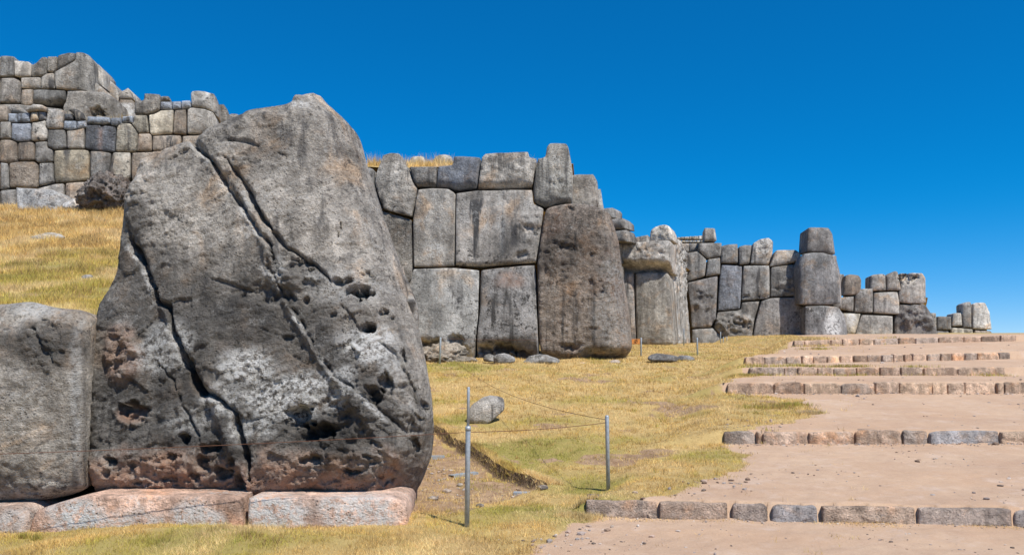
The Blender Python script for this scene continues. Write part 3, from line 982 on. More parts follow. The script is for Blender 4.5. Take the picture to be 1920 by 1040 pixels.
def m_stain(pxv, q):
    u, v = pxv[:, 0], pxv[:, 1]
    n = fbm(q * .8 + 4, 4)
    li = np.maximum(.8 * sstep(1.2, .3, np.hypot((u - 815) / 25, (v - 470) / 22) + .4 * n), .55 * sstep(1.2, .3, np.hypot((u - 850) / 35, (v - 600) / 70) + .4 * n))
    li = np.maximum(li, .35 * sstep(1.2, .3, np.hypot((u - 940) / 10, (v - 420) / 60) + .3 * n))
    dk = .4 * sstep(1.2, .3, np.hypot((u - 950) / 50, (v - 600) / 80) + .6 * n)
    return np.stack([.35 * sstep(1.2, .3, np.hypot((u - 960) / 30, (v - 525) / 18) + .5 * n), li, dk], 1)
MF = [('crack', m([(600, 245), (605, 275), (635, 300)]), 3, .07), ('crack', m([(600, 340), (598, 420), (592, 560)]), 2.5, .025), ('pit', *m([(715, 415)])[0], 18, 12, .12), ('pit', *m([(690, 530)])[0], 20, 10, .10),
      ('rough', *m([(720, 400)])[0], 30, 35, .06, 3), ('crack', m([(528, 110), (560, 130), (580, 140)]), 2.5, .05), ('pit', *m([(400, 895)])[0], 15, 12, .4), ('pit', *m([(300, 915)])[0], 22, 12, .35),
      ('pit', *m([(605, 940)])[0], 22, 14, .45), ('pit', *m([(530, 940)])[0], 16, 14, .35), ('pit', *m([(690, 960)])[0], 26, 10, .3), ('pit', *m([(430, 940)])[0], 10, 12, .3),
      ('crack', m([(845, 130), (830, 175), (870, 240)]), 4, .06), ('rough', *m([(850, 230)])[0], 30, 30, .06, 3), ('rough', *m([(140, 260)])[0], 45, 50, .04, 3), ('rough', *m([(620, 150)])[0], 60, 30, .04, 3.5)]
M11F = [('pit', *m([(885, 500)])[0], 24, 7, .08), ('pit', *m([(830, 480)])[0], 14, 6, .05), ('pit', *m([(900, 335)])[0], 7, 8, .08), ('rough', *m([(860, 520)])[0], 45, 60, .05, 3.2), ('rough', *m([(950, 800)])[0], 90, 90, .03, 4.2),
        ('rough', *m([(1060, 560)])[0], 40, 90, .05, 4), ('crack', m([(990, 720), (1040, 670), (1060, 650)]), 3, .08), ('pit', *m([(900, 930)])[0], 22, 10, .12)]
big = dict(r=0.055, bulge=0.06, depth=1.4, step_px=4.2)
middle = wall('polygonal_wall', M_PL, [
    (m([(-130, 150), (30, 148), (52, 158), (48, 215), (85, 330), (-130, 320)]), DARK, dict(big)),
    (m([(85, 90), (120, 80), (160, 85), (172, 130), (200, 147), (218, 210), (236, 238), (212, 362), (90, 330), (50, 215), (60, 160), (72, 130)]), GREY, dict(big, feats=MF)),
    (m([(203, 145), (322, 143), (318, 232), (238, 235), (220, 205)]), DARK, dict(big, rside={'B': .15})),
    (m([(325, 142), (390, 138), (395, 97), (512, 105), (495, 240), (450, 243), (410, 250), (385, 242), (318, 233)]), BLUED, dict(big, rside={'B': .22})),
    (m([(515, 107), (532, 88), (718, 78), (722, 105), (755, 110), (735, 238), (600, 243), (498, 242)]), GREY, dict(big, rside={'B': .22}, feats=MF)),
    (m([(798, 60), (812, 45), (880, 45), (892, 60), (905, 130), (912, 180), (908, 295), (860, 305), (790, 322), (740, 300), (738, 240), (758, 112), (792, 105)]), (0.35, .335, .30, .4), dict(big, rside={'B': .15}, feats=MF)),
    (m([(238, 241), (300, 236), (370, 239), (402, 260), (400, 400), (398, 576), (218, 580), (215, 370)]), GREY, dict(big, feats=MF, stain=m_stain)),
    (m([(-130, 325), (88, 335), (210, 370), (215, 628), (195, 650), (-130, 655)]), GREY, dict(big)),
    (m([(405, 260), (500, 248), (735, 242), (740, 305), (786, 326), (768, 470), (752, 562), (620, 572), (510, 580), (402, 574)]), (0.27, .25, .225, .35), dict(big, rside={'B': .12}, feats=MF, stain=m_stain)),
    (m([(-130, 660), (195, 652), (218, 584), (400, 580), (505, 590), (500, 790), (482, 972), (300, 985), (-130, 985)]), (0.27, .262, .245, .4), dict(big, feats=MF, shape=foot_shape, stain=m_stain)),
    (m([(510, 590), (600, 578), (748, 565), (755, 760), (763, 960), (740, 990), (600, 995), (486, 985), (505, 780)]), (.205, .20, .195, .35), dict(big, feats=MF, shape=foot_shape, stain=m_stain)),
    (m([(795, 328), (880, 309), (960, 308), (1040, 330), (1075, 355), (1110, 470), (1125, 590), (1150, 740), (1172, 925), (1150, 960), (1100, 990), (980, 1000), (850, 990), (768, 955), (760, 760), (757, 560), (780, 400)]), (.315, .258, .21, .4),
     dict(big, r=.12, bulge=.18, depth=2.6, step_px=3.6, rside={'R': .6, 'T': .03, 'B': .1}, feats=M11F, shape=m11_shape, stain=m11_stain, corner=.1, m=M_STONE_ROUGH)),
    (m([(905, 180), (1000, 178), (1018, 210), (1025, 300), (1000, 345), (905, 345)]), GREY, dict(big, shift=1.6, rside={'R': .2})),
    (m([(1005, 242), (1032, 240), (1042, 305), (1050, 345), (1005, 345)]), PALE, dict(big, shift=2.6, depth=.8)),
    (m([(940, 315), (1000, 318), (1060, 360), (1065, 420), (940, 420)]), GREY, dict(big, shift=1.2, depth=.8)),
], 'tall wall of huge fitted grey blocks ending in a rough brown corner boulder', mat=M_STONE_FAR)

# ---- the pillar-like stack that shows behind the corner boulder
K_PL = Plane((1120, 41.0), (1190, 40.0), 2.2, 3.0)
wall('stone_stack', K_PL, [
    (m([(1040, 325), (1085, 322), (1095, 335), (1095, 365), (1040, 367)]), DARK), (m([(1075, 372), (1128, 366), (1147, 385), (1149, 414), (1075, 416)]), DARK),
    (m([(1075, 420), (1145, 417), (1157, 440), (1159, 470), (1075, 470)]), DARK), (m([(1020, 473), (1104, 473), (1104, 560), (1020, 560)]), GREY), (m([(1020, 563), (1104, 563), (1104, 720), (1020, 720)]), GREY),
    (m([(1020, 723), (1104, 723), (1104, 990), (1020, 990)]), GREY),
], 'narrow stack of rounded dark stones peeking out behind the brown corner boulder', r=.12, bulge=.08, depth=1.0, step_px=4, rside={'R': .2})

# ---- projecting corner with the overhanging slab
n_ = tr(1160, 400, .25)
N_PL = Plane((1165, 42.0), (1262, 41.0), 2.25, 3.0)
NS_PL = Plane((1256, 41.1), (1297, 47.5), 2.25, 5.0, faces_right=True)
wall('corner_wall', N_PL, [
    (n_([(228, 214), (238, 140), (252, 110), (300, 90), (345, 82), (380, 95), (400, 140), (408, 205), (320, 211)]), (.46, .43, .38, .5), dict(feats=[('crack', n_([(320, 95), (345, 140), (372, 170), (380, 205)]), 1.6, .14), ('rough', *n_([(300, 150)])[0], 25, 20, .07, 2.5)], r=.08)),
    (n_([(-10, 226), (15, 222), (130, 228), (228, 220), (380, 210), (408, 222), (400, 330), (395, 440), (110, 438), (20, 438), (0, 380)]), (.40, .37, .33, .5),
     dict(r=.1, bulge=.05, shape=lambda v2, p, q: 0.45 - 1.0 * sstep(488, 508, p[:, 1] + (p[:, 0] - 1200) * -.04), depth=2.0, feats=[('rough', *n_([(200, 300)])[0], 50, 30, .07, 2.5)])),
    (n_([(118, 443), (250, 440), (372, 442), (385, 560), (400, 750), (418, 990), (130, 995)]), (.27, .245, .21, .35), dict(r=.14, bulge=.12)),
    (n_([(-10, 443), (110, 443), (118, 700), (126, 960), (126, 995), (-10, 995)]), (.29, .27, .25, .4), dict()),
    (n_([(412, 180), (440, 190), (470, 250), (492, 300), (498, 500), (520, 680), (538, 850), (543, 990), (424, 992), (404, 750), (388, 560), (378, 444), (398, 440), (410, 330), (412, 225)]), (.36, .335, .30, .55),
     dict(on=NS_PL, r=.15, bulge=.1, feats=[('crack', n_([(470, 280), (490, 420), (490, 520)]), 2.5, .2), ('crack', n_([(480, 560), (500, 700), (530, 850)]), 2, .15), ('rough', *n_([(460, 400)])[0], 20, 70, .12, 1.8), ('rough', *n_([(450, 950)])[0], 15, 15, .1, 3)])),
    (n_([(125, 178), (218, 160), (226, 222), (226, 240), (125, 240)]), GREY, dict(shift=4, depth=.8)),
    (n_([(15, 206), (120, 201), (122, 240), (15, 240)]), GREY, dict(shift=5, depth=.8)),
], 'projecting wall corner with an overhanging pale slab and broken white top stone', r=.06, bulge=.07, depth=1.6, step_px=3.2, tilt=.02)

# ---- rubble courses far behind
J_PL = Plane((1262, 66.0), (1325, 66.0), 8.0, 2.0)
js = []
rj_ = random.Random(8)
for row, (y0, y1) in enumerate(((166, 190), (191, 214), (215, 250))):
    x = 415 + row * 6
    while x < 640:
        x2 = x + rj_.uniform(22, 42)
        yy = (x - 430) / 210 * -14 if row == 0 else 0
        js.append((n_([(x, y0 + 12 + yy), (x2 - 1.5, y0 + 12 + yy), (x2 - 1.5, y1 + 4), (x, y1 + 4)]), jit(BEIGE if rj_.random() < .5 else PALE)))
        x = x2
wall('rubble_wall', J_PL, js, 'low wall of small pale rubble on the skyline behind the far wall', r=.08, bulge=.05, depth=.8, step_px=3.5)

# ---- far wall with the upright stones
o_ = tr(1120, 400, .28839)
q_ = tr(1480, 400, .28852)
O_PL = Plane((1290, 52.0), (1510, 51.0), 2.3, 4.0)
OF = [('rough', *o_([(690, 560)])[0], 22, 25, .16, 1.2), ('crack', o_([(630, 500), (700, 530), (770, 560)]), 3, .2), ('rough', *o_([(880, 720)])[0], 45, 22, .2, 1.3), ('pit', *o_([(970, 720)])[0], 8, 10, .25), ('pit', *o_([(900, 715)])[0], 10, 4, .2),
      ('crack', o_([(1130, 505), (1200, 490), (1280, 520)]), 2.5, .16), ('rough', *o_([(1230, 460)])[0], 20, 16, .1, 1.6), ('pit', *o_([(970, 545)])[0], 6, 3, .15), ('pit', *o_([(1080, 540)])[0], 9, 3, .15), ('crack', o_([(760, 195), (785, 240)]), 1.6, .1),
      ('rough', *o_([(1080, 230)])[0], 18, 20, .1, 1.8)]
wall('polygonal_wall', O_PL, [
    (o_([(695, 96), (710, 93), (765, 95), (778, 178), (695, 180)]), GREY), (o_([(660, 192), (810, 190), (805, 280), (715, 292), (655, 240)]), DARK),
    (o_([(535, 195), (600, 195), (595, 252), (560, 257)]), GREY, dict(shift=1.2)), (o_([(602, 195), (662, 195), (654, 245), (598, 252)]), GREY, dict(shift=1.2)),
    (o_([(565, 262), (650, 242), (712, 298), (700, 408), (578, 446)]), DARK), (o_([(718, 296), (800, 286), (800, 396), (705, 410)]), DARK),
    (o_([(805, 210), (850, 200), (915, 195), (915, 325), (804, 322)]), DARK), (o_([(920, 215), (960, 205), (1005, 205), (990, 325), (922, 333)]), DARK),
    (o_([(1015, 190), (1060, 165), (1115, 155), (1145, 180), (1140, 260), (1110, 333), (995, 326)]), (.30, .285, .26, .6)),
    (o_([(1165, 236), (1290, 235), (1326, 262), (1310, 315), (1120, 346), (1150, 270)]), (.28, .265, .24, .5)),
    (o_([(582, 450), (785, 402), (780, 520), (772, 680), (740, 740), (612, 746), (602, 600)]), (.165, .152, .142, .3)), (o_([(808, 328), (945, 338), (930, 622), (782, 636), (795, 420)]), BLUED),
    (o_([(950, 337), (1120, 336), (1122, 550), (938, 570), (942, 450)]), DARK), (o_([(1130, 348), (1297, 326), (1300, 536), (1126, 542)]), DARK),
    (o_([(614, 752), (750, 743), (810, 800), (840, 920), (614, 920)]), DARK), (o_([(782, 640), (932, 626), (940, 577), (1058, 568), (1020, 700), (992, 920), (860, 920), (815, 795), (758, 746)]), DARK),
    (o_([(1065, 570), (1125, 550), (1302, 543), (1310, 597), (1345, 602), (1338, 920), (1000, 920), (1025, 720)]), (.19, .18, .17, .3)),
    (o_([(575, 300), (700, 330), (800, 300), (1000, 300), (1120, 312), (1310, 300), (1345, 420), (1345, 920), (575, 920)]), EARTH, dict(shift=.8, depth=.5, step_px=9)),
], 'long far wall of dark fitted stones with one small upright stone on top', feats=OF, r=.085, bulge=.10, depth=1.5, step_px=3.2)
Q_PL = Plane((1490, 49.8), (1590, 49.6), 2.4, 3.0)
def q3stain(pxv, q):
    n = fbm(q * .5, 4)
    return np.stack([np.zeros(len(pxv)), 1.0 * sstep(1.1, .5, np.hypot((pxv[:, 0] - 1560) / 20, (pxv[:, 1] - 612) / 34) + .25 * n), np.zeros(len(pxv))], 1)
wall('corner_tower', Q_PL, [
    (q_([(120, 92), (150, 89), (250, 93), (278, 135), (295, 272), (240, 262), (200, 253), (110, 250)]), (.175, .168, .16, .3), dict(rside={'R': .3})),
    (q_([(85, 264), (150, 255), (220, 257), (292, 278), (322, 380), (330, 480), (328, 590), (200, 594), (60, 590), (52, 340)]), (.195, .188, .18, .3), dict(rside={'R': .7, 'L': .2}, bulge=.2)),
    (q_([(100, 600), (220, 597), (310, 606), (355, 665), (372, 760), (374, 900), (96, 900)]), (.195, .188, .18, .3), dict(rside={'R': .6}, stain=q3stain)),
    (q_([(280, 270), (300, 280), (335, 400), (345, 620), (280, 620)]), GREY, dict(shift=1.6, depth=1.)),
], 'corner of three stacked dark stones, the tallest upright on the skyline', r=.1, bulge=.12, depth=1.8, step_px=3.2)
R_PL = Plane((1570, 62.0), (1760, 61.0), 2.9, 4.0)
def r10stain(pxv, q):
    n = fbm(q * .5, 4)
    return np.stack([np.zeros(len(pxv)), 1.0 * sstep(1.15, .5, np.hypot((pxv[:, 0] - 1594) / 12, (pxv[:, 1] - 598) / 14) + .3 * n), np.zeros(len(pxv))], 1)
RF = [('pit', *q_([(770, 415)])[0], 17, 11, .5), ('rough', *q_([(770, 415)])[0], 18, 12, .25, 1.5), ('rough', *q_([(790, 670)])[0], 28, 22, .3, .9), ('rough', *q_([(900, 700)])[0], 14, 16, .2, 1.1)]
wall('polygonal_wall', R_PL, [
    (q_([(362, 402), (400, 393), (455, 400), (471, 430), (466, 526), (348, 532)]), BROWN), (q_([(320, 392), (358, 396), (345, 532), (320, 532)]), GREY, dict(shift=.8)),
    (q_([(320, 545), (420, 539), (418, 638), (320, 615)]), GREY), (q_([(430, 532), (468, 487), (545, 486), (545, 645), (425, 641)]), GREY),
    (q_([(528, 407), (545, 396), (600, 391), (625, 397), (631, 500), (528, 502)]), GREY), (q_([(633, 405), (680, 374), (700, 374), (708, 385), (727, 500), (634, 500)]), GREY),
    (q_([(550, 511), (705, 506), (716, 580), (712, 656), (548, 646)]), GREY), (q_([(715, 388), (860, 386), (882, 420), (886, 585), (800, 588), (712, 576), (710, 512), (728, 470)]), GREY, dict(rside={'R': .3})),
    (q_([(717, 588), (800, 592), (880, 592), (912, 640), (965, 795), (985, 900), (678, 900), (685, 690)]), (.19, .175, .162, .3), dict(rside={'R': .5})),
    (q_([(472, 656), (675, 666), (668, 900), (415, 900), (440, 740)]), GREY), (q_([(350, 645), (468, 650), (430, 782), (350, 790)]), BEIGE, dict(stain=r10stain)), (q_([(350, 795), (412, 797), (412, 900), (350, 900)]), GREY),
    (q_([(350, 480), (460, 480), (480, 560), (540, 560), (560, 450), (870, 450), (880, 600), (950, 780), (950, 900), (350, 900)]), EARTH, dict(shift=.9, depth=.5, step_px=9)),
], 'shorter far wall right of the corner stack, topped by a stone with a dark hollow', feats=RF, r=.09, bulge=.11, depth=1.5, step_px=3.0)
T_PL = Plane((1735, 80.0), (1865, 79.0), 3.6, 3.0)
wall('polygonal_wall', T_PL, [
    (q_([(905, 645), (955, 646), (960, 760), (905, 760)]), GREY), (q_([(963, 667), (1052, 669), (1054, 756), (963, 757)]), DARK), (q_([(1060, 652), (1075, 645), (1118, 646), (1127, 731), (1058, 732)]), GREY),
    (q_([(1125, 590), (1145, 575), (1178, 572), (1185, 590), (1185, 746), (1130, 741)]), (.30, .285, .265, .4)),
    (q_([(1190, 586), (1215, 578), (1270, 578), (1300, 640), (1313, 756), (1190, 749)]), (.44, .41, .37, .5), dict(rside={'R': .3}, feats=[('crack', q_([(1250, 582), (1225, 620), (1205, 645)]), 1.6, .2)])),
    (q_([(905, 763), (1040, 763), (1045, 880), (905, 880)]), DARK), (q_([(1050, 740), (1195, 750), (1200, 880), (1050, 880)]), BEIGE), (q_([(1205, 757), (1312, 761), (1332, 800), (1340, 880), (1205, 880)]), BROWN),
    (q_([(960, 700), (1115, 690), (1140, 640), (1280, 640), (1290, 880), (960, 880)]), EARTH, dict(shift=.9, depth=.5, step_px=9)),
], 'farthest low wall at right with two pale upright end stones', r=.09, bulge=.08, depth=1.6, step_px=2.8)

# ---- second terrace wall, upper left
def side_rows(rows, u_from, u_to, seed):
    """further courses of the same wall, carried on to the left"""
    rg = random.Random(seed)
    out = []
    for v0, v1 in rows:
        u = u_from
        while u > u_to:
            u2 = u - rg.uniform(.8, 1.7) * (v1 - v0)
            out.append(([(u2 + .6, v0 + .5), (u - .4, v0 + .5), (u - .4, v1 - .4), (u2 + .6, v1 - .4)], rg.choice([GREY, BROWN, DARK])))
            u = u2
    return out
c = tr(0, 220, .18265)
e5 = tr(0, 80, .16346)
e6 = tr(220, 140, .17313)
L1 = Plane((0, 24.0), (450, 25.5), 5.6, 4.0)
def hole_stain(pxv, q):
    return np.stack([.55 * sstep(5, 1.5, np.abs(pxv[:, 0] - 188)) * sstep(235, 245, pxv[:, 1]), np.zeros(len(pxv)), .0 * q[:, 0]], 1)
wall('polygonal_wall', L1, [
    (c([(-200, 45), (-2, 45), (-2, 218), (-200, 220)]), GREY), (c([(-200, 228), (-2, 228), (-2, 458), (-200, 460)]), BROWN), (c([(-200, 465), (-2, 465), (-2, 742), (-200, 745)]), BROWN), (c([(-200, 750), (-2, 750), (-2, 1050), (-200, 1050)]), DARK),
    (c([(2, 45), (110, 45), (112, 215), (2, 219)]), GREY), (c([(120, 60), (225, 62), (318, 55), (312, 235), (185, 250), (114, 225)]), BLUED), (c([(322, 50), (400, 42), (465, 22), (470, 95), (490, 120), (485, 225), (440, 240), (318, 240)]), GREY),
    (e5([(545, 748), (735, 770), (715, 980), (640, 992), (545, 985), (517, 950)]), (.28, .26, .235, .4)),
    (c([(490, 122), (672, 122), (680, 310), (560, 335), (485, 300)]), DARK), (c([(682, 138), (770, 128), (865, 105), (862, 320), (690, 322)]), GREY),
    (c([(875, 75), (1010, 72), (1190, 95), (1180, 355), (1050, 345), (868, 322)]), (.15, .158, .175, .2), dict(feats=[('pit', *c([(1045, 75)])[0], 4.5, 5, .3)], stain=hole_stain)),
    (c([(1240, 50), (1340, 58), (1415, 160), (1400, 345), (1340, 350), (1184, 346), (1195, 100)]), BEIGE),
    (c([(2, 228), (108, 228), (175, 258), (178, 455), (80, 468), (2, 458)]), BROWN), (c([(180, 256), (310, 248), (350, 260), (352, 435), (260, 450), (180, 441)]), BROWN), (c([(355, 250), (478, 242), (485, 305), (545, 335), (540, 455), (385, 465), (354, 430)]), DARK),
    (c([(550, 336), (690, 327), (865, 331), (915, 345), (920, 640), (560, 670), (548, 560)]), (.265, .225, .165, .3)), (c([(922, 342), (1050, 350), (1145, 367), (1108, 610), (940, 640), (922, 600)]), DARK), (c([(1150, 362), (1180, 354), (1340, 357), (1340, 625), (1260, 640), (1110, 610)]), (.34, .31, .26, .5)),
    (c([(1348, 357), (1533, 352), (1730, 352), (1730, 640), (1346, 640)]), BROWN),
    (c([(2, 461), (80, 472), (95, 725), (2, 742)]), DARK), (c([(90, 467), (180, 452), (340, 444), (392, 480), (388, 715), (340, 722), (170, 712), (100, 722)]), BROWN), (c([(398, 467), (540, 459), (555, 665), (400, 705)]), DARK),
    (c([(2, 746), (170, 735), (190, 920), (190, 1040), (2, 1040)]), DARK), (c([(360, 732), (560, 682), (658, 676), (662, 1000), (360, 1000)]), (.28, .26, .235, .3)), (c([(668, 671), (870, 657), (880, 860), (880, 1000), (668, 1000)]), BROWN),
    (c([(886, 652), (1000, 648), (1340, 646), (1340, 1000), (886, 1000)]), GREY), (c([(1346, 646), (1730, 646), (1730, 1000), (1346, 1000)]), GREY),
    (c([(195, 920), (355, 760), (355, 1040), (195, 1040)]), DARK),
    # upper course with the small blue-grey repair stones
    (e5([(-200, 715), (85, 720), (90, 890), (60, 902), (-200, 905)]), BROWN), (e5([(90, 715), (215, 712), (290, 797), (345, 803), (95, 808)]), GREY, dict(shift=.3)),
    (e5([(288, 760), (380, 702), (480, 710), (548, 750), (530, 788), (440, 775), (300, 792)]), GREY, dict(shift=-.1)),
    (e5([(95, 812), (195, 810), (200, 915), (95, 908)]), BLUE), (e5([(203, 806), (340, 802), (338, 905), (205, 918)]), BLUE), (e5([(345, 792), (440, 792), (440, 885), (345, 912)]), BEIGE), (e5([(445, 792), (528, 792), (528, 880), (445, 886)]), BLUE),
    (e5([(738, 812), (835, 817), (838, 885), (735, 887)]), BLUE), (e5([(778, 772), (830, 750), (900, 770), (960, 810), (985, 890), (870, 900), (840, 820)]), BEIGE), (e5([(735, 892), (880, 897), (875, 988), (800, 1003), (725, 988)]), BLUE),
    (e5([(885, 902), (990, 892), (995, 972), (882, 990)]), BLUE), (e5([(1000, 842), (1265, 856), (1265, 925), (1150, 932), (1000, 922)]), BLUE), (e5([(1270, 862), (1395, 860), (1395, 930), (1340, 955), (1270, 942)]), BLUE), (e5([(1400, 846), (1525, 840), (1522, 920), (1400, 912)]), BLUE),
    # right hand end
    (e6([(182, 437), (320, 434), (340, 630), (225, 633), (150, 528), (175, 520)]), BEIGE), (e6([(225, 637), (345, 634), (370, 655), (372, 820), (208, 828), (222, 700)]), BROWN),
    (e6([(185, 277), (285, 272), (288, 194), (465, 212), (462, 375), (400, 405), (320, 425), (180, 422)]), GREY), (e6([(470, 238), (490, 233), (555, 235), (575, 260), (575, 288), (470, 288)]), GREY),
    (e6([(468, 292), (588, 290), (590, 375), (466, 378)]), BLUE), (e6([(595, 290), (690, 288), (690, 371), (595, 376)]), BLUE), (e6([(695, 286), (790, 280), (796, 350), (695, 371)]), BLUE),
    (e6([(795, 200), (815, 182), (880, 176), (950, 186), (1050, 220), (1085, 270), (1102, 440), (1085, 452), (1040, 405), (950, 367), (800, 346)]), GREY, dict(rside={'R': .3}, stain=lambda p, q: np.stack([0 * p[:, 0], .9 * sstep(206, 176, p[:, 1]) * sstep(.05, .35, perlin(q * 3)), 0 * p[:, 0]], 1))),
    (e6([(1085, 318), (1150, 315), (1196, 380), (1198, 500), (1150, 520), (1085, 520)]), GREY, dict(shift=1.2)), (e6([(1200, 440), (1230, 416), (1290, 420), (1355, 462), (1340, 540), (1200, 540)]), PALE, dict(shift=2.5)),
    (e6([(335, 432), (400, 420), (470, 383), (612, 380), (606, 480), (590, 630), (370, 650), (347, 625)]), BEIGE), (e6([(618, 381), (745, 374), (745, 638), (600, 635), (612, 480)]), BROWN),
    (e6([(758, 382), (800, 356), (950, 372), (1040, 412), (1085, 460), (1100, 580), (1100, 645), (860, 648), (757, 640)]), GREY, dict(rside={'R': .3})),
    (e6([(378, 660), (590, 652), (690, 654), (690, 740), (690, 835), (378, 822)]), BROWN), (e6([(700, 657), (900, 652), (1150, 652), (1150, 835), (700, 835)]), BROWN),
    (e6([(378, 830), (700, 840), (1150, 840), (1150, 1000), (378, 1000)]), BROWN), (e6([(378, 1005), (700, 1005), (700, 1560), (378, 1560)]), GREY), (e6([(706, 1005), (1150, 1005), (1150, 1560), (706, 1560)]), BROWN),
] + side_rows([(212, 228), (228, 261), (261, 304), (304, 356), (356, 412)], -38, -430, 1) + [
], 'upper left wall of brown and grey fitted stones patched with small bluish stones', r=.045, bulge=.06, depth=1.1, step_px=4.0, rough=.8)

# ---- third terrace wall, top left
L2 = Plane((0, 30.5), (260, 31.0), 9.0, 4.0)
wall('polygonal_wall', L2, side_rows([(104, 144), (144, 193), (193, 244)], -51, -430, 2) + [
    (e5([(-300, 150), (-3, 148), (-3, 390), (-300, 392)]), GREY), (e5([(-300, 400), (-3, 400), (-3, 690), (-300, 690)]), GREY), (e5([(-300, 700), (240, 705), (720, 760), (720, 1000), (-300, 1000)]), GREY),
    (e5([(2, 148), (80, 146), (155, 152), (160, 380), (50, 390), (2, 390)]), DARK), (e5([(155, 202), (320, 210), (360, 246), (350, 385), (250, 395), (168, 385)]), GREY), (e5([(362, 250), (400, 240), (475, 162), (530, 160), (532, 350), (500, 385), (360, 388)]), GREY),
    (e5([(540, 157), (650, 155), (650, 292), (615, 338), (540, 330)]), GREY), (e5([(660, 152), (720, 128), (790, 112), (868, 118), (862, 195), (760, 258), (700, 290), (658, 308)]), DARK),
    (e5([(872, 122), (920, 114), (960, 118), (1030, 150), (1075, 220), (1085, 400), (1085, 560), (1000, 560), (800, 545), (640, 535), (622, 350), (705, 297), (862, 203)]), (.29, .27, .24, .4), dict(rside={'R': .35, 'T': .1})),
    (e5([(1070, 228), (1130, 245), (1185, 330), (1192, 520), (1120, 480), (1070, 440)]), GREY, dict(shift=.9)), (e5([(1060, 450), (1120, 470), (1190, 530), (1215, 600), (1060, 600)]), GREY, dict(shift=.5)),
    (e5([(1180, 432), (1240, 425), (1310, 470), (1355, 560), (1368, 680), (1270, 640), (1180, 600)]), GREY, dict(shift=1.6, stain=lambda p, q: np.stack([0 * p[:, 0], .9 * sstep(165, 148, p[:, 1]), 0 * p[:, 0]], 1))),
    (e5([(240, 402), (450, 393), (468, 402), (455, 525), (240, 521)]), GREY), (e5([(470, 397), (530, 352), (612, 346), (632, 530), (460, 528)]), GREY), (e5([(2, 400), (150, 395), (225, 430), (240, 530), (225, 690), (2, 690)]), (.29, .27, .245, .5)),
    (e5([(245, 536), (378, 531), (372, 705), (300, 740), (232, 700)]), BROWN), (e5([(388, 546), (500, 539), (755, 546), (748, 690), (560, 725), (382, 700)]), DARK, dict(rside={'B': .15})),
    (e5([(780, 556), (950, 547), (1090, 566), (1210, 577), (1300, 625), (1365, 670), (1372, 800), (1372, 900), (730, 900), (722, 740), (752, 680)]), GREY, dict(rside={'R': .4, 'T': .15}, feats=[('pit', *e5([(1120, 800)])[0], 20, 6, .4)])),
    (e5([(1360, 570), (1420, 545), (1470, 516), (1500, 560), (1518, 640), (1360, 642)]), GREY, dict(shift=1.5)), (e5([(1360, 646), (1518, 650), (1530, 900), (1360, 900)]), BROWN, dict(shift=1.5, stain=lambda p, q: np.stack([0 * p[:, 0], .9 * sstep(192, 196, p[:, 1]), 0 * p[:, 0]], 1))),
], 'topmost wall at upper left with a large rounded block at its end', r=.05, bulge=.06, depth=1.3, step_px=3.8, rough=.8)

# ------------------------------------------------------------------ terrace fill behind the walls
def sheet(name, outline, hfun, step, mat, label, greenf, skirt=None):
    p = np.asarray(outline, float)
    p = resample(orient(p), step)
    lo, hi = p.min(0), p.max(0)
    gx_, gy_ = np.meshgrid(np.arange(lo[0], hi[0], step), np.arange(lo[1], hi[1], step))
    g = np.stack([gx_.ravel(), gy_.ravel()], 1) + RNG.uniform(-.2, .2, (gx_.size, 2)) * step
    g = g[inside(p, g)]
    d, _ = poly_dist(p, g, True)
    g = g[d > step * .5]
    res = delaunay_2d_cdt([Vector(v) for v in np.vstack([p, g])], [], [list(range(len(p)))], 1, 1e-7)
    v2 = np.array([tuple(v) for v in res[0]])
    z = hfun(v2[:, 0], v2[:, 1])
    me = mesh_from(name, np.column_stack([v2, z]), [list(f) for f in res[2]])
    set_attr(me, 'cover', np.stack([np.zeros(len(v2)), greenf(v2[:, 0], v2[:, 1]), .8 * sstep(.15, .5, fbm(np.column_stack([v2 * .6, 0 * z]), 3)), np.zeros(len(v2))], 1))
    return tag(link(name, me, mat), label, kind='structure')

def pl(u, d):
    return ((u - U0) / FPX * d, d)
def slope_h(x, y):
    q = np.stack([x, y, 0 * x], 1)
    base = np.interp(y, [7, 8.6, 11, 23.5, 28.2, 30.5, 33, 45, 55, 62, 80, 200], [1.75, 2.0, 2.62, 5.95, 8.3, 9.0, 8.8, 7.3, 7.3, 6.4, 5.2, 5.2])
    return base + .05 * perlin(q * .6) + .02 * perlin(q * 2.1)
def slope_green(x, y):
    q = np.stack([x, y, 0 * x], 1)
    return np.clip(.85 * sstep(17, 12, y + 1.5 * perlin(q * .5)) + .35 * fbm(q * 1.1, 3), 0, 1)
front = [(-60, 8.45), (-3.5, 8.5), (-1.6, 9.0)] + [pl(765, 11), pl(660, 28.0), pl(690, 28.5), pl(1000, 28.2), pl(1050, 28.0), pl(1075, 30.5), pl(1085, 41.5), pl(1165, 43.4), pl(1245, 42.8), pl(1285, 50), pl(1300, 53.5), pl(1500, 52.5), pl(1560, 51.6), pl(1565, 63.2),
         pl(1740, 62.6), pl(1730, 81.2), pl(1850, 80.6), pl(1840, 100), pl(1800, 140), (-60, 140)]
terrace_low = sheet('terrace_ground', front, slope_h, .55, M_GROUND, 'dry grass terrace behind the lower walls', slope_green)
t2 = [pl(-450, 24.0), pl(-60, 24.6), pl(0, 24.9), pl(300, 25.9), pl(400, 26.6), pl(430, 33), pl(500, 45), (-12, 60), (-60, 60), (-60, 24.6)]
sheet('terrace_ground', t2[:-1], lambda x, y: 9.05 + .05 * (y - 25) + .05 * perlin(np.stack([x, y, 0 * x], 1)), .5, M_GROUND, 'dry grass ledge between the two upper left walls', lambda x, y: 0 * x)
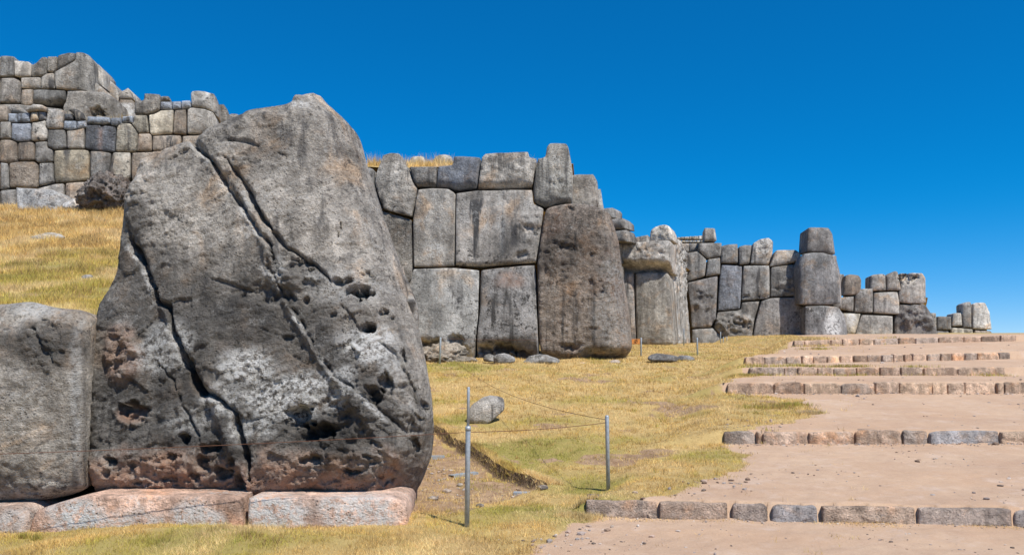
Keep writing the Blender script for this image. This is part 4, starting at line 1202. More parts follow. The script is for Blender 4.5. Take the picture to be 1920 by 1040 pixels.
t3 = [pl(-450, 31.3), pl(-100, 31.5), pl(0, 31.5), pl(150, 31.8), pl(180, 33.5), pl(190, 45), (-24, 60), (-80, 60)]
sheet('terrace_ground', t3, lambda x, y: 12.95 + .0 * y + .05 * perlin(np.stack([x, y, 0 * x], 1)), .5, M_GROUND, 'dry grass top behind the highest wall', lambda x, y: 0 * x)

# ------------------------------------------------------------------ stone steps of the path
def steps():
    f1, f2 = tr(1340, 620, .30208), tr(1040, 790, .4583)
    rows = [
        [(f2([(125, 0)])[0][0], 1233), (1235, 1366), (1372, 1440), (1446, 1534), (1540, 1719), (1721, 1899), (1902, 2000), (2003, 2120)],
        [(1357, 1417), (1419, 1428), (1430, 1515), (1517, 1602), (1604, 1691), (1693, 1740), (1743, 1875), (1877, 1960), (1962, 2060)],
        [tuple(1340 + z * .30208 for z in p) for p in ((80, 368), (372, 553), (558, 785), (790, 995), (1000, 1145), (1153, 1350), (1355, 1445), (1452, 1555), (1560, 1740), (1758, 1798), (1802, 1960), (1965, 2150))],
        [tuple(1340 + z * .30208 for z in p) for p in ((215, 432), (435, 512), (516, 638), (642, 738), (742, 878), (882, 1022), (1030, 1150), (1160, 1292), (1300, 1508), (1512, 1800))],
        [tuple(1340 + z * .30208 for z in p) for p in ((195, 308), (311, 443), (447, 540), (546, 610), (615, 698), (702, 774), (780, 862), (866, 946), (950, 1034), (1042, 1110), (1112, 1174), (1180, 1225), (1230, 1320), (1323, 1400), (1406, 1470), (1476, 1550), (1556, 1630), (1633, 1765), (1768, 1840))],
        [tuple(1340 + z * .30208 for z in p) for p in ((495, 558), (562, 720), (725, 790), (795, 898), (901, 985), (990, 1140), (1145, 1245), (1250, 1390), (1395, 1545), (1548, 1655), (1660, 1770), (1775, 1875))],
    ]
    names = ['nearest low step of rough pink grey kerb stones across the earth path', 'second step from the camera, starting with a dark square stone beside the turf',
             'third step from the camera, a long even row of squared stones', 'fourth step from the camera, with green grass growing at its foot',
             'fifth step, built of many small broken stones', 'topmost and farthest step on the skyline of the path']
    cols = {0: [(.30, .235, .19), (.33, .25, .195), (.29, .235, .20), (.235, .222, .22), (.34, .262, .205), (.31, .25, .21), (.27, .24, .22), (.31, .25, .2)],
            1: [(.235, .195, .165), (.40, .29, .21), (.33, .25, .195), (.34, .255, .195), (.28, .21, .16), (.27, .225, .19), (.26, .255, .26), (.32, .235, .17), (.3, .24, .2)]}
    rng = random.Random(3)
    for i, row in enumerate(rows):
        xa, ya, ba, ta, xb, yb, bb, tb = SL[i]
        plane = Plane((STEPS[i][0][0], ya), (STEPS[i][1][0], yb), ba, 3.0)
        e = empty('stone_step', ((xa + xb) / 2, (ya + yb) / 2, (ba + bb) / 2), names[i], 'step', 'stone steps across the earth path')
        for k, (u0, u1) in enumerate(row):
            pts = []
            wu = u1 - u0
            ca, cb_ = rng.choice((0, 0, .05, .12)), rng.choice((0, 0, .05, .12))
            prof = [(u0, 0), (u1, 0), (u1 - rng.uniform(0, .012) * wu, .8)]
            prof += [(u1 - cb_ * wu - .01 * wu, 1)] + [(u0 + wu * t_, 1) for t_ in (.7, .45, .22)] + [(u0 + ca * wu + .01 * wu, 1), (u0 + rng.uniform(0, .012) * wu, .8)]
            base_top = rng.uniform(-.022, .010)
            for u, top in prof:
                d = ya
                for _ in range(4):
                    x = (u - U0) / FPX * d
                    yy, bt, tp = step_at(i, np.array([x]))
                    d = float(yy[0])
                z = (float(bt[0]) + (float(tp[0]) - float(bt[0]) + base_top) * top + rng.uniform(-.008, .006)) if top else float(bt[0]) - .12
                pts.append((u, VH - (z - EYE) / d * FPX))
            if i in cols:
                c3 = cols[i][k % len(cols[i])]
            else:
                c3 = rng.choice([(.35, .25, .182), (.32, .235, .175), (.36, .262, .19), (.29, .23, .185), (.33, .245, .182), (.37, .272, .195)])
            small = i == 4 and k > 1
            stone('kerb_stone', plane, pts, e, M_STEP, jit((c3[0] * 1.42, c3[1] * 1.39, c3[2] * 1.36, .15), .06), depth=.34 + rng.uniform(-.04, .05), step_px=(3.6 if i < 2 else 1.8), r=(.018 if i < 2 else .012 if not small else .03), bulge=.015,
                  rough=(.55 if i < 2 else .8) + (.6 if small else 0), corner=.02 if i < 2 else .012 if not small else .035, gap=.001 + (rng.uniform(0, .004) if i < 2 else 0), sides=2, taper=.01, tilt=.05,
                  feats=[('rough', (u0 + u1) / 2 + rng.uniform(-20, 20), pts[0][1] - 10, abs(u1 - u0) * .6, 26, .018, 9)] if i < 2 else ())
steps()

# ------------------------------------------------------------------ loose rocks
import bmesh
def rock(name, at, size, seed, color, label, rough=.12, rot=(0, 0, 0), flat=.0, sub=4, ridge=False, mat=None, cat='rock', group=None, cuts=5):
    bm = bmesh.new()
    bmesh.ops.create_icosphere(bm, subdivisions=sub, radius=1.0)
    v = np.array([x.co[:] for x in bm.verts])
    rng = np.random.default_rng(seed)
    for _ in range(cuts):                  # broken faces
        n = rng.normal(size=3); n /= np.linalg.norm(n)
        c_ = rng.uniform(.62, .85)
        d = v @ n - c_
        v = v - np.where(d > 0, d, 0)[:, None] * n * .9
    so = rng.uniform(0, 40, 3)
    k = 1 + rough * (fbm(v * 1.3 + so, 4) if not ridge else ridged(v * 2.1 + so, 6) * .8 - 1.0 * sstep(.0, .5, fbm(v * 4.5 + so, 3)))
    v = v * k[:, None]
    v[:, 2] = np.where(v[:, 2] < -.55, -.55 + (v[:, 2] + .55) * .2, v[:, 2])
    v = v * np.array(size)
    from mathutils import Euler
    v = v @ np.array(Euler([R(a) for a in rot]).to_matrix()).T
    for x, co in zip(bm.verts, v): x.co = co
    me = bpy.data.meshes.new(name)
    bm.to_mesh(me); bm.free()
    me.polygons.foreach_set('use_smooth', [True] * len(me.polygons))
    o = link(name, me, mat or M_STONE, None, at, color)
    return tag(o, label, cat, group)

def on_ground(u, v, lift=0.0):
    g = gpt(u, v)
    return (g.x, g.y, g.z + lift)
def at_d(u, v, d):
    return ((u - U0) / FPX * d, d, EYE + (VH - v) / FPX * d)

g = gpt(905, 790)
s_ = g.y / FPX
rock('rock', (g.x + 6 * s_, g.y + .05, g.z + 14 * s_), (40 * s_, 24 * s_, 29 * s_), 8, (.33, .31, .285, .5), 'lone smooth grey rock lying on the turf slope behind the fence', .09, (0, -38, 0), cuts=6)
# rubble at the foot of the middle wall
rock('rock', at_d(830, 668, 26.2), (.75, .55, .42), 11, (.27, .235, .19, .3), 'brown earthy ledge of rock under the left end of the middle wall', .2, ridge=True, sub=5)
rock('rock', at_d(866, 681, 26.0), (.5, .4, .2), 12, (.27, .235, .19, .3), 'low brown rock beside the brown ledge', .2, ridge=True)
rock('rock', at_d(920, 672, 25.6), (.24, .22, .16), 13, (.27, .26, .24, .5), 'smallest pale rock under the middle wall', .12)
rock('rock', at_d(945, 674, 25.5), (.36, .28, .22), 14, (.30, .29, .275, .5), 'angular grey rock under the dark wall block', .14)
rock('rock', at_d(1015, 676, 25.3), (.58, .36, .2), 15, (.27, .26, .245, .5), 'broad pale grey rock at the joint beside the brown corner boulder', .14)
rock('slab', at_d(1085, 684, 25.6), (.72, .35, .09), 16, (.42, .33, .27, .4), 'flat pinkish slab at the foot of the brown corner boulder', .05)
rock('rock', at_d(1155, 680, 25.4), (.24, .22, .1), 17, (.40, .33, .26, .4), 'small tan rock below the overhang of the corner boulder', .06)
rock('rock', on_ground(1245, 677, .1), (.52, .3, .17), 18, (.165, .16, .155, .2), 'long low dark rock in the grass between two thin posts', .1)
rock('rock', on_ground(1285, 676, .06), (.3, .24, .13), 19, (.19, .185, .18, .2), 'short dark rock right of the long dark one', .1)
# rocks under the upper left wall
L1F = lambda u, v, d: at_d(u, v, d)
rock('rock', L1F(200, 371, 22.6), (.66, .6, .60), 21, (.27, .235, .21, .6), 'dark craggy rock leaning between the huge boulder and the upper wall', .2, ridge=True, sub=6, mat=M_STONE_ROUGH)
rock('rock', L1F(138, 388, 22.6), (.28, .25, .22), 22, (.36, .35, .33, .6), 'small pale rock between the fallen block and the craggy rock', .1)
FB = Plane((0, 22.9), (130, 22.7), 5.5, 14.0)
fe = empty('fallen_block', at_d(80, 398, 22.8), 'long pale fallen block lying in the grass before the upper wall', 'rock')
stone('block', FB, c([(172, 722), (300, 728), (560, 748), (640, 792), (690, 855), (692, 1010), (200, 1010), (186, 930)]), fe, M_STONE_FAR, (.34, .335, .325, .5), depth=.6, step_px=3.5, r=.1, bulge=.06, rside={'R': .25, 'T': .06})
def on_slope(u, v):
    d = np.linspace(8.8, 23.5, 1500)
    X_, Z_ = (u - U0) / FPX * d, EYE + (VH - v) / FPX * d
    i = np.nonzero(Z_ <= slope_h(X_, d))[0][0]
    return (X_[i], d[i], Z_[i])
rock('rock', on_slope(165, 521), (.10, .08, .05), 26, (.42, .39, .35, .5), 'small pale stone low on the left grass slope near the boulder', .1, sub=3)
rock('rock', on_slope(40, 440), (.12, .1, .06), 27, (.38, .35, .31, .5), 'small stone left of the flat pale stone on the slope', .1, sub=3)
rock('rock', on_slope(90, 447), (.30, .34, .12), 24, (.40, .37, .32, .5), 'flat pale stone sunk in the left grass slope', .06, (12, 0, 0))
# debris in the eroded hollow
for k, (u, v, r_, lab) in enumerate(((838, 922, .045, 'small grey stone in the bare hollow left of the near post'), (812, 936, .05, 'stone beside the foot of the boulder in the bare hollow'),
                                     (1018, 917, .055, 'pale stone at the right end of the upper steel strip'), (862, 910, .035, 'pale pebble above the near post in the hollow'),
                                     (900, 950, .035, 'pale pebble right of the near post'))):
    rock('rock', on_ground(u, v, r_ * .3), (r_ * 1.3, r_, r_ * .7), 30 + k, (.40, .34, .29, .4), lab, .12, sub=3)

# ------------------------------------------------------------------ steel edging strips
def strip(a, b, label, h=.03):
    pa, pb = gpt(*a), gpt(*b)
    pa.z = pb.z = min(pa.z, pb.z)
    d = (pb - pa); L = d.length; d.normalize()
    side = Vector((-d.y, d.x, 0)).normalized()
    bm = bmesh.new()
    W, T = .055, .008
    prof = [(-W, h), (W, h), (W, h - .05), (W - T, h - .05), (W - T, h - T), (-W + T, h - T), (-W + T, h - .05), (-W, h - .05)]
    rows = []
    for t in (0, L):
        rows.append([bm.verts.new(pa * 0 + d * t + side * x + Vector((0, 0, z))) for x, z in prof])
    n = len(prof)
    for i in range(n):
        bm.faces.new([rows[0][i], rows[0][(i + 1) % n], rows[1][(i + 1) % n], rows[1][i]])
    bm.faces.new(rows[0][::-1]); bm.faces.new(rows[1])
    bmesh.ops.recalc_face_normals(bm, faces=bm.faces)
    me = bpy.data.meshes.new('steel_strip'); bm.to_mesh(me); bm.free()
    tag(link('steel_strip', me, M_GALV, None, tuple(pa)), label, 'strip', 'steel strips in the hollow')
strip((963, 927), (1012, 917), 'steel strip at the right end of the bare hollow')
strip((846, 896), (892, 886), 'middle steel strip half sunk behind the near post')
strip((800, 859), (834, 856), 'farthest steel strip close to the boulder')

# ------------------------------------------------------------------ fence posts, wires and sign
def tube(name, a, b, r0, r1, mat, parent, seg=14, cap=True):
    bm = bmesh.new()
    a, b = Vector(a), Vector(b)
    ax = (b - a).normalized()
    sd = ax.cross(Vector((0, 1, 0))).normalized()
    up = sd.cross(ax)
    rings = []
    prof = [(0, r0), (.985, r1), (1.0, r1 * .75)]
    for t, r_ in prof:
        cpt = a.lerp(b, t)
        rings.append([bm.verts.new(cpt + (sd * math.cos(2 * math.pi * k / seg) + up * math.sin(2 * math.pi * k / seg)) * r_ - a) for k in range(seg)])
    for i in range(len(rings) - 1):
        for k in range(seg):
            bm.faces.new([rings[i][k], rings[i][(k + 1) % seg], rings[i + 1][(k + 1) % seg], rings[i + 1][k]])
    bm.faces.new(rings[0]); bm.faces.new(rings[-1])
    bmesh.ops.recalc_face_normals(bm, faces=bm.faces)
    me = bpy.data.meshes.new(name); bm.to_mesh(me); bm.free()
    me.polygons.foreach_set('use_smooth', [True] * len(me.polygons))
    return link(name, me, mat, parent, tuple(a))
def post(u, vb, vt, label, w_px, split=None, d=None, ut=None):
    if d is None:
        b = gpt(u, vb); d = b.y
    else:
        b = Vector(at_d(u, vb, d))
    t = Vector(at_d(ut if ut is not None else u, vt, d))
    e = empty('fence_post', tuple(b), label, 'post', 'thin steel fence posts')
    r_ = w_px * .5 * d / FPX
    foot = b - (t - b).normalized() * .15
    if split:
        mid = b.lerp(t, split)
        tube('lower_tube', foot, mid, r_, r_, M_GALV, e)
        tube('collar', mid - (t - b).normalized() * .03, mid + (t - b).normalized() * .012, r_ * 1.12, r_ * 1.05, M_GALV, e)
        tube('upper_tube', mid - (t - b).normalized() * .02, t, r_ * .56, r_ * .56, M_GALV, e)
    else:
        tube('tube', foot, t, r_, r_, M_GALV, e)
    return b, t
pn_b, pn_t = post(875.5, 988, 725, 'nearest tall post of two joined steel tubes beside the boulder', 9.5, .71, ut=878.5)
pr_b, pr_t = post(1140.5, 918, 778, 'single thick steel post on the turf before the steps', 7.5, ut=1138)
pf_b, pf_t = post(824, 690, 632, 'thin post right behind the boulder at the middle wall', 4.0, d=24.6, ut=826)
ps_b, ps_t = post(1202, 677, 633, 'thin post carrying the orange sign', 3.2, d=29.0)
p3_b, p3_t = post(1308, 675, 633, 'thin post right of the dark rocks in the grass', 3.2, d=29.3, ut=1307)
p4_b, p4_t = post(1282, 649, 616, 'thin post in front of the corner wall', 2.2, d=40.0)
p5_b, p5_t = post(1351, 648, 622, 'taller thin post before the far wall', 2.0, d=46.0)
p6_b, p6_t = post(1356, 648, 631, 'leftmost of the two short posts before the far wall', 1.6, d=49.0)
p7_b, p7_t = post(1363, 647, 631, 'rightmost short post before the far wall', 1.6, d=49.5)
def wire(a, b, sag, r_, label, n=28):
    a, b = Vector(a), Vector(b)
    pts = []
    for i in range(n + 1):
        t = i / n
        p = a.lerp(b, t); p.z -= sag * 4 * t * (1 - t)
        pts.append(p - a)
    bm = bmesh.new()
    rings = []
    ax = (b - a).normalized()
    sd = ax.cross(Vector((0, 0, 1))).normalized(); up = Vector((0, 0, 1))
    for p in pts:
        rings.append([bm.verts.new(p + (sd * math.cos(k * math.pi / 3) + up * math.sin(k * math.pi / 3)) * r_) for k in range(6)])
    for i in range(n):
        for k in range(6):
            bm.faces.new([rings[i][k], rings[i][(k + 1) % 6], rings[i + 1][(k + 1) % 6], rings[i + 1][k]])
    bm.faces.new(rings[0]); bm.faces.new(rings[-1])
    bmesh.ops.recalc_face_normals(bm, faces=bm.faces)
    me = bpy.data.meshes.new('fence_wire'); bm.to_mesh(me); bm.free()
    tag(link('fence_wire', me, M_RUST, None, tuple(a)), label, 'wire', 'rusty fence wires')
dn, dr = pn_b.y, pr_b.y
wn = Vector(at_d(876.5, 809, dn))
wire(at_d(884, 809.5, dn), at_d(1135, 792, dr), .02, .0036, 'rusty wire between the near joined post and the thick post')
wire(at_d(871, 810, dn), at_d(-420, 862, 6.95), .03, .003, 'rusty wire running left across the face of the boulder')
wire(at_d(1135, 786, dr), (pf_t.x, pf_t.y, pf_t.z - .25), .36, .0036, 'rusty wire sagging from the thick post back to the wall')
wire((pf_t.x, pf_t.y, pf_t.z - .05), (ps_t.x, ps_t.y, ps_t.z - .05), .03, .004, 'faint wire along the foot of the middle wall')
wire((ps_t.x, ps_t.y, ps_t.z - .05), (p3_t.x, p3_t.y, p3_t.z - .05), .03, .004, 'short wire right of the orange sign')
wire((p4_t.x, p4_t.y, p4_t.z - .05), (p5_t.x, p5_t.y, p5_t.z - .05), .03, .004, 'faint wire between the far thin posts')
# orange notice board with a round prohibition mark
sg = Vector(at_d(1192, 640, 28.95))
k = 28.95 / FPX
e = empty('sign', tuple(sg), 'small orange notice board with a black prohibition circle', 'sign')
def sboard():
    bm = bmesh.new()
    bmesh.ops.create_cube(bm, size=1)
    for v in bm.verts: v.co = Vector((v.co.x * 15.5 * k, v.co.y * .03, v.co.z * 9.5 * k))
    bmesh.ops.bevel(bm, geom=bm.edges[:], offset=.004, segments=1, affect='EDGES')
    me = bpy.data.meshes.new('board'); bm.to_mesh(me); bm.free()
    link('board', me, M_ORANGE, e, tuple(sg))
    bm = bmesh.new()
    n = 28
    R0, R1 = 3.4 * k, 2.6 * k
    vi, vo = [], []
    for i in range(n):
        a = 2 * math.pi * i / n
        vo.append(bm.verts.new((R0 * math.cos(a), 0, R0 * math.sin(a)))); vi.append(bm.verts.new((R1 * math.cos(a), 0, R1 * math.sin(a))))
    for i in range(n):
        bm.faces.new([vo[i], vo[(i + 1) % n], vi[(i + 1) % n], vi[i]])
    def quad(cx, cz, w, h, ang):
        ca, sa = math.cos(ang), math.sin(ang)
        bm.faces.new([bm.verts.new((cx + (x * ca - z * sa), -.0005, cz + (x * sa + z * ca))) for x, z in ((-w, -h), (w, -h), (w, h), (-w, h))])
    quad(0, 0, 2.7 * k, .38 * k, R(45))
    quad(0, -.1 * k, .6 * k, 1.5 * k, R(-12))
    quad(.1 * k, 1.5 * k, .45 * k, .45 * k, 0)
    me = bpy.data.meshes.new('prohibition_mark'); bm.to_mesh(me); bm.free()
    link('prohibition_mark', me, M_BLACK, e, (sg.x, sg.y - .019, sg.z))
sboard()

# ------------------------------------------------------------------ turf, dry grass and pebbles
def blades(name, x, y, z, n_seed, hgt, wid, col, label, upright=.5):
    rng = np.random.default_rng(n_seed)
    n = len(x)
    az = rng.uniform(0, 2 * np.pi, n)
    lean = rng.uniform(.1, 1.0, n) * (1.4 - upright)
    dx, dy = np.cos(az), np.sin(az)
    fx, fy = rng.normal(size=n), rng.normal(size=n)
    nn = np.hypot(fx, fy) + 1e-6
    fx, fy = fx / nn, fy / nn
    b = np.stack([x, y, z - .006], 1)
    w = (wid / 2)[:, None] * np.stack([fx, fy, 0 * fx], 1)
    tip = b + np.stack([dx * lean * hgt, dy * lean * hgt, hgt * np.sqrt(np.clip(1 - .5 * lean ** 2, .2, 1))], 1)
    v = np.stack([b - w, b + w, tip], 1).reshape(-1, 3)
    t = np.arange(3 * n).reshape(-1, 3)
    me = tri_mesh(name, v, t, False)
    set_attr(me, 'blade', np.repeat(col, 3, 0))
    return tag(link(name, me, M_BLADE), label, 'grass', kind='stuff')

def grass_colors(g, q, rng, dry=0.0):
    n = len(g)
    straw = np.array([.87, .635, .275]); gold = np.array([.78, .53, .175]); green = np.array([.25, .28, .055]); ygreen = np.array([.62, .53, .12]); brown = np.array([.38, .24, .105])
    c = straw + (gold - straw) * rng.uniform(0, 1, (n, 1))
    gm = np.clip(g + rng.normal(0, .12, n), 0, 1)
    c = c + (ygreen - c) * sstep(.25, .7, gm)[:, None]
    c = c + (green - c) * (sstep(.65, 1.05, gm) * rng.uniform(.4, 1, n))[:, None]
    br = (rng.uniform(0, 1, n) < .16 + .25 * sstep(.1, .5, fbm(q * .7 + 21, 3)))
    c[br] = brown + rng.uniform(-.03, .05, (br.sum(), 1))
    pale = np.array([.92, .70, .375])
    c = c + (pale - c) * (.75 * sstep(.0, .45, fbm(q * .9 + 51, 4)))[:, None]
    c = c * (1 + .3 * np.clip(fbm(q * 1.8 + 77, 3), -1, 1))[:, None]
    return np.clip(c * rng.uniform(.68, 1.2, (n, 1)), 0, 1)

def turf():
    rng = np.random.default_rng(21)
    # distance of each tuft drawn so that the near turf is the densest
    N = 1050000
    d = 6.3 * (54.0 / 6.3) ** (rng.uniform(0, 1, N) ** 1.12)
    x = rng.uniform(-.72, .45, N) * d
    line = np.interp(d, [8.4, 9.6, 29.0, 60], [-1.15, -1.3, -6.1, -6.1])
    keep = ((d < 8.0) | (x > line)) & (x > -6.5) & ((d < 27.3) | (x > 3.9))
    x, d = x[keep], d[keep]
    # blades grow in clumps
    q = np.stack([x, d, 0 * x], 1)
    pr, g, b, _h = cover(x, d)
    fb = np.clip(.62 + .7 * fbm(q * 3.1 + 2, 3), .1, 1)
    ps = sstep(.42, .85, pr + .4 * perlin(q * 3.3))
    prob = fb * (1 - ps) * (1 - .55 * sstep(.4, .75, b + .6 * fbm(q * 2.0, 3)))
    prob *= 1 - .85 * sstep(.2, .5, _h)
    k = rng.uniform(0, 1, len(x)) < prob
    x, d, g, q = x[k], d[k], g[k], q[k]
    h = rng.uniform(.018, .06, len(x)) * np.clip(1 + .5 * perlin(q * 1.1) + .8 * perlin(q * 5.0), .35, 2.2) * np.clip(d / 12, .9, 1.6)
    w = np.clip(.0042 * d / 8, .004, .028) * rng.uniform(.7, 1.5, len(x))
    blades('turf', x, d, ground_h(x, d), 3, h, w, grass_colors(g, q, rng), 'short straw coloured and greenish turf beside the earth path', .35)
    # overhanging fringe along the broken bank and taller sprigs at step feet and path edges
    P_ = []
    t = rng.uniform(0, 1, 9000)
    L = np.linspace(0, 1, len(BANK))
    bx, by = np.interp(t, L, BANK[:, 0]), np.interp(t, L, BANK[:, 1])
    bx += rng.normal(.05, .05, len(t)); by += rng.normal(.05, .05, len(t))
    q = np.stack([bx, by, 0 * bx], 1)
    blades('bank_grass', bx, by, ground_h(bx, by), 5, rng.uniform(.04, .09, len(bx)), np.full(len(bx), .007), grass_colors(np.full(len(bx), .45), q, rng), 'grass fringe hanging over the eroded bank behind the near post', .2)
    sp = []
    for (u, v, r_, n_) in ((1085, 972, .22, 1500), (1100, 960, .12, 500), (1640, 834, .3, 0), (1530, 641, .8, 900), (1430, 700, .9, 700), (1590, 700, .7, 900), (1520, 703, .4, 300), (1720, 702, .5, 300), (1390, 705, .5, 700), (1860, 704, .5, 160),
                           (1430, 765, .5, 900), (1480, 760, .4, 700), (1520, 775, .25, 300), (42, 1010, .05, 160), (68, 1012, .06, 120), (768, 944, .05, 200), (1385, 668, .6, 500), (1500, 686, .5, 300), (1440, 832, .15, 120), (1665, 640, .4, 120), (1530, 655, .5, 260)):
        if not n_: continue
        c_ = gpt(u, v)
        sp.append(np.column_stack([c_.x + rng.normal(0, r_ * .5, n_), c_.y + rng.normal(0, r_ * .22, n_), rng.uniform(.03, .075, n_) * (1 + c_.y / 40), np.full(n_, .006 * max(1, c_.y / 9))]))
    sp = np.vstack(sp)
    q = np.stack([sp[:, 0], sp[:, 1], 0 * sp[:, 0]], 1)
    blades('green_grass', sp[:, 0], sp[:, 1], ground_h(sp[:, 0], sp[:, 1]), 6, sp[:, 2], sp[:, 3], grass_colors(np.full(len(sp), .85), q, rng), 'green grass sprigs along the step feet and path edge', .7)
    # taller dry tufts scattered through the turf
    nt = 1500
    td = 6.8 * (27 / 6.8) ** rng.uniform(0, 1, nt)
    tx = rng.uniform(-.5, .38, nt) * td
    tp_, tg_, tb_, th_ = cover(tx, td)
    ln_ = np.interp(td, [8.4, 9.6, 29.0], [-1.0, -1.2, -6.0])
    ok = (tp_ < .25) & ((td < 7.4) | (tx > ln_)) & (fbm(np.stack([tx * .8, td * .8, 0 * tx], 1) + 90, 3) > -.12)
    tx, td = tx[ok], td[ok]
    nb_ = 16
    bx = np.repeat(tx, nb_) + rng.normal(0, .022, len(tx) * nb_); by = np.repeat(td, nb_) + rng.normal(0, .022, len(tx) * nb_)
    hh_ = np.repeat(rng.uniform(.05, .13, len(tx)), nb_) * rng.uniform(.5, 1.1, len(bx))
    q = np.stack([bx, by, 0 * bx], 1)
    gcol = np.repeat(np.clip(rng.normal(.3, .35, len(tx)), 0, 1), nb_)
    blades('grass_tufts', bx, by, ground_h(bx, by), 15, hh_, np.clip(.004 * by / 8, .004, .012), grass_colors(gcol, q, rng), 'taller dry tufts scattered through the turf slope', .6)
    # straw litter on the path below the near step
    n_ = 5200
    u_ = rng.uniform(.9, 5.2, n_)
    yy, _, _ = step_at(0, u_)
    yl = yy - np.abs(rng.normal(0, .10, n_)) - .03
    m2 = rng.uniform(0, 1, n_) < np.clip(.35 + 1.2 * perlin(np.stack([u_ * 1.3, yl, 0 * u_], 1)), 0, 1)
    u_, yl = u_[m2], yl[m2]
    q = np.stack([u_, yl, 0 * u_], 1)
    blades('straw_litter', u_, yl, ground_h(u_, yl), 8, rng.uniform(.015, .04, len(u_)), np.full(len(u_), .004), grass_colors(np.zeros(len(u_)), q, rng), 'thin straw litter along the foot of the nearest step', .1)
    # terrace slope on the left
    n_ = 380000
    d = 8.7 * (24.0 / 8.7) ** rng.uniform(0, 1, n_)
    x = rng.uniform(-.86, -.44, n_) * d
    g = slope_green(x, d)
    q = np.stack([x, d, 0 * x], 1)
    kk = rng.uniform(0, 1, n_) < np.clip(.75 + 1.1 * fbm(q * .9 + 5, 4), .12, 1)
    x, d, g, q = x[kk], d[kk], g[kk], q[kk]
    n_ = len(x)
    h = rng.uniform(.03, .12, n_) * np.interp(d, [9, 14, 24], [.7, 1.0, 1.7]) * np.clip(1 + 1.1 * perlin(q * 2.2), .3, 2)
    w = np.clip(.006 * d / 9, .006, .016) * rng.uniform(.7, 1.4, n_)
    blades('slope_grass', x, d, slope_h(x, d), 9, h, w, grass_colors(g * .62, q, rng), 'tall dry grass on the slope left of the huge boulder', .6)
    # wispy dry grass on the wall tops
    X_, Y_, Z_, H_ = [], [], [], []
    for (u0, u1, d0, d1, zf, n_, hh) in ((690, 715, 28.7, 30.0, slope_h, 500, .36), (745, 850, 28.7, 30.6, slope_h, 2600, .34), (985, 1028, 28.4, 29.4, slope_h, 500, .32),
                                         (-20, 90, 31.6, 32.6, lambda x, y: 12.95 + 0 * x, 2600, .3), (120, 255, 25.4, 29.5, lambda x, y: 9.05 + .05 * (y - 25), 4200, .3)):
        dd_ = rng.uniform(d0, d1, n_)
        xx_ = (rng.uniform(u0, u1, n_) - U0) / FPX * dd_
        X_.append(xx_); Y_.append(dd_); Z_.append(zf(xx_, dd_)); H_.append(rng.uniform(.0, 1.0, n_) ** 1.6 * hh * np.clip(1.0 + 1.5 * perlin(np.stack([xx_ * 1.7, dd_ * 1.7, 0 * xx_], 1)), .25, 2.0) + .05)
    X_, Y_, Z_, H_ = map(np.concatenate, (X_, Y_, Z_, H_))
    q = np.stack([X_, Y_, 0 * X_], 1)
    blades('wall_top_grass', X_, Y_, Z_, 12, H_, np.full(len(X_), .014), grass_colors(np.zeros(len(X_)), q, rng), 'dry golden grass growing on top of the walls', .8)
turf()
for k_, (u, v, d, r_) in enumerate(((785, 306, 30.2, .36), (832, 305, 30.2, .42))):
    rock('rock', at_d(u, v, d), (r_, r_ * .7, r_ * .7), 50 + k_, (.36, .33, .28, .5), ('left' if k_ == 0 else 'right') + ' pale stone half hidden in dry grass on top of the middle wall', .1)

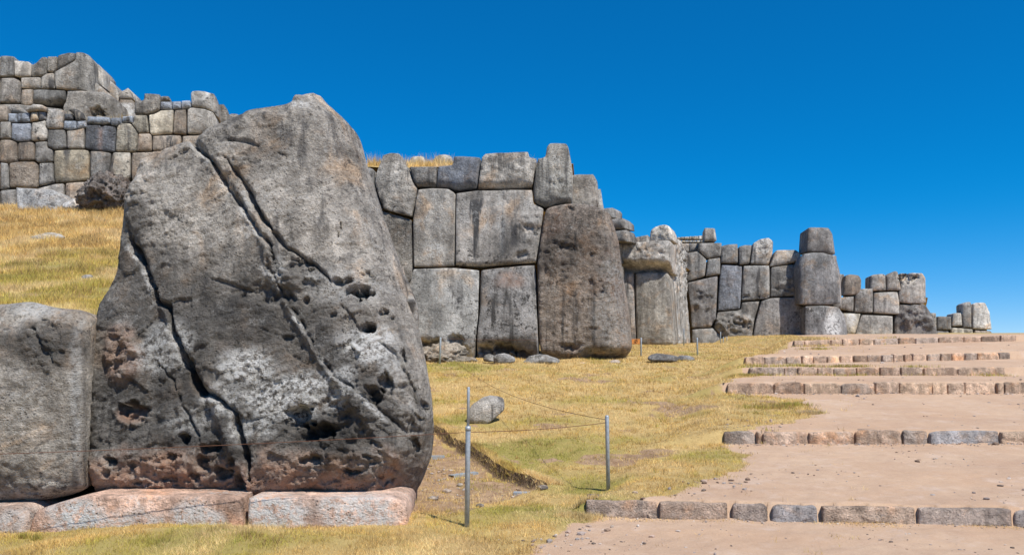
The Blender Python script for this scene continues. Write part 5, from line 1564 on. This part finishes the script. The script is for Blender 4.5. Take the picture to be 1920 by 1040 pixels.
def pebbles():
    rng = np.random.default_rng(33)
    N = 6000
    d = 6.3 * (26 / 6.3) ** rng.uniform(0, 1, N)
    x = rng.uniform(-.05, .72, N) * d
    pr, g, b, _h = cover(x, d)
    q = np.stack([x, d, 0 * x], 1)
    cl = np.clip(.12 + 1.6 * fbm(q * .8 + 7, 4), .03, 1)
    edge = np.exp(-((pr - .6) / .35) ** 2)
    k = (pr > .35) & (rng.uniform(0, 1, N) < cl * (.55 + .45 * edge))
    x, d = x[k], d[k]
    r = np.clip(rng.lognormal(-4.85, .6, len(x)), .004, .04) * np.clip(d / 9, .9, 1.7)
    # a few in the hollow and along the turf edge
    n2 = 260
    ux = np.array([gpt(*p)[:2] for p in ((850, 930), (830, 900), (900, 925), (940, 930), (1280, 925), (1350, 905), (1100, 1000), (1020, 1020), (800, 880), (1430, 790), (1390, 800))])
    ii = rng.integers(0, len(ux), n2)
    x = np.concatenate([x, ux[ii, 0] + rng.normal(0, .25, n2)]); d = np.concatenate([d, ux[ii, 1] + rng.normal(0, .18, n2)])
    r = np.concatenate([r, np.clip(rng.lognormal(-4.2, .5, n2), .006, .035)])
    n3 = 900
    si = rng.integers(0, 3, n3)
    fx_ = np.zeros(n3); fy_ = np.zeros(n3)
    for i3 in range(3):
        mm = si == i3
        fx_[mm] = rng.uniform(SL[i3][0], SL[i3][4] + .6, mm.sum())
        fy_[mm] = step_at(i3, fx_[mm])[0] - np.abs(rng.normal(0, .09, mm.sum())) - .03
    x = np.concatenate([x, fx_]); d = np.concatenate([d, fy_]); r = np.concatenate([r, np.clip(rng.lognormal(-4.9, .5, n3), .004, .022) * np.clip(fy_ / 9, .9, 1.5)])
    # faceted pebble: jittered octahedron-like ball (20 faces)
    bm = bmesh.new(); bmesh.ops.create_icosphere(bm, subdivisions=1, radius=1)
    bv = np.array([v.co[:] for v in bm.verts]); bf = np.array([[v.index for v in f.verts] for f in bm.faces]); bm.free()
    n = len(x); nv = len(bv)
    az = rng.uniform(0, 6.28, n)
    sc = np.stack([rng.uniform(.8, 1.5, n), rng.uniform(.6, 1.0, n), rng.uniform(.35, .75, n)], 1) * r[:, None]
    vv = bv[None] * rng.uniform(.72, 1.15, (n, nv, 1)) * sc[:, None, :]
    ca, sa = np.cos(az)[:, None], np.sin(az)[:, None]
    V = np.stack([vv[..., 0] * ca - vv[..., 1] * sa, vv[..., 0] * sa + vv[..., 1] * ca, vv[..., 2]], 2)
    z = ground_h(x, d) + sc[:, 2] * .35
    V += np.stack([x, d, z], 1)[:, None, :]
    T = (bf[None] + (np.arange(n) * nv)[:, None, None]).reshape(-1, 3)
    me = tri_mesh('gravel', V.reshape(-1, 3), T, False)
    pal = np.array([(.42, .31, .25), (.36, .30, .27), (.30, .27, .255), (.47, .38, .31), (.15, .12, .10), (.26, .18, .13), (.55, .48, .42)])
    set_attr(me, 'blade', np.repeat(pal[rng.integers(0, len(pal), n)] * rng.uniform(.8, 1.15, (n, 1)), nv, 0))
    tag(link('gravel', me, M_PEB), 'loose pebbles scattered over the earth path', 'gravel', kind='stuff')
pebbles()
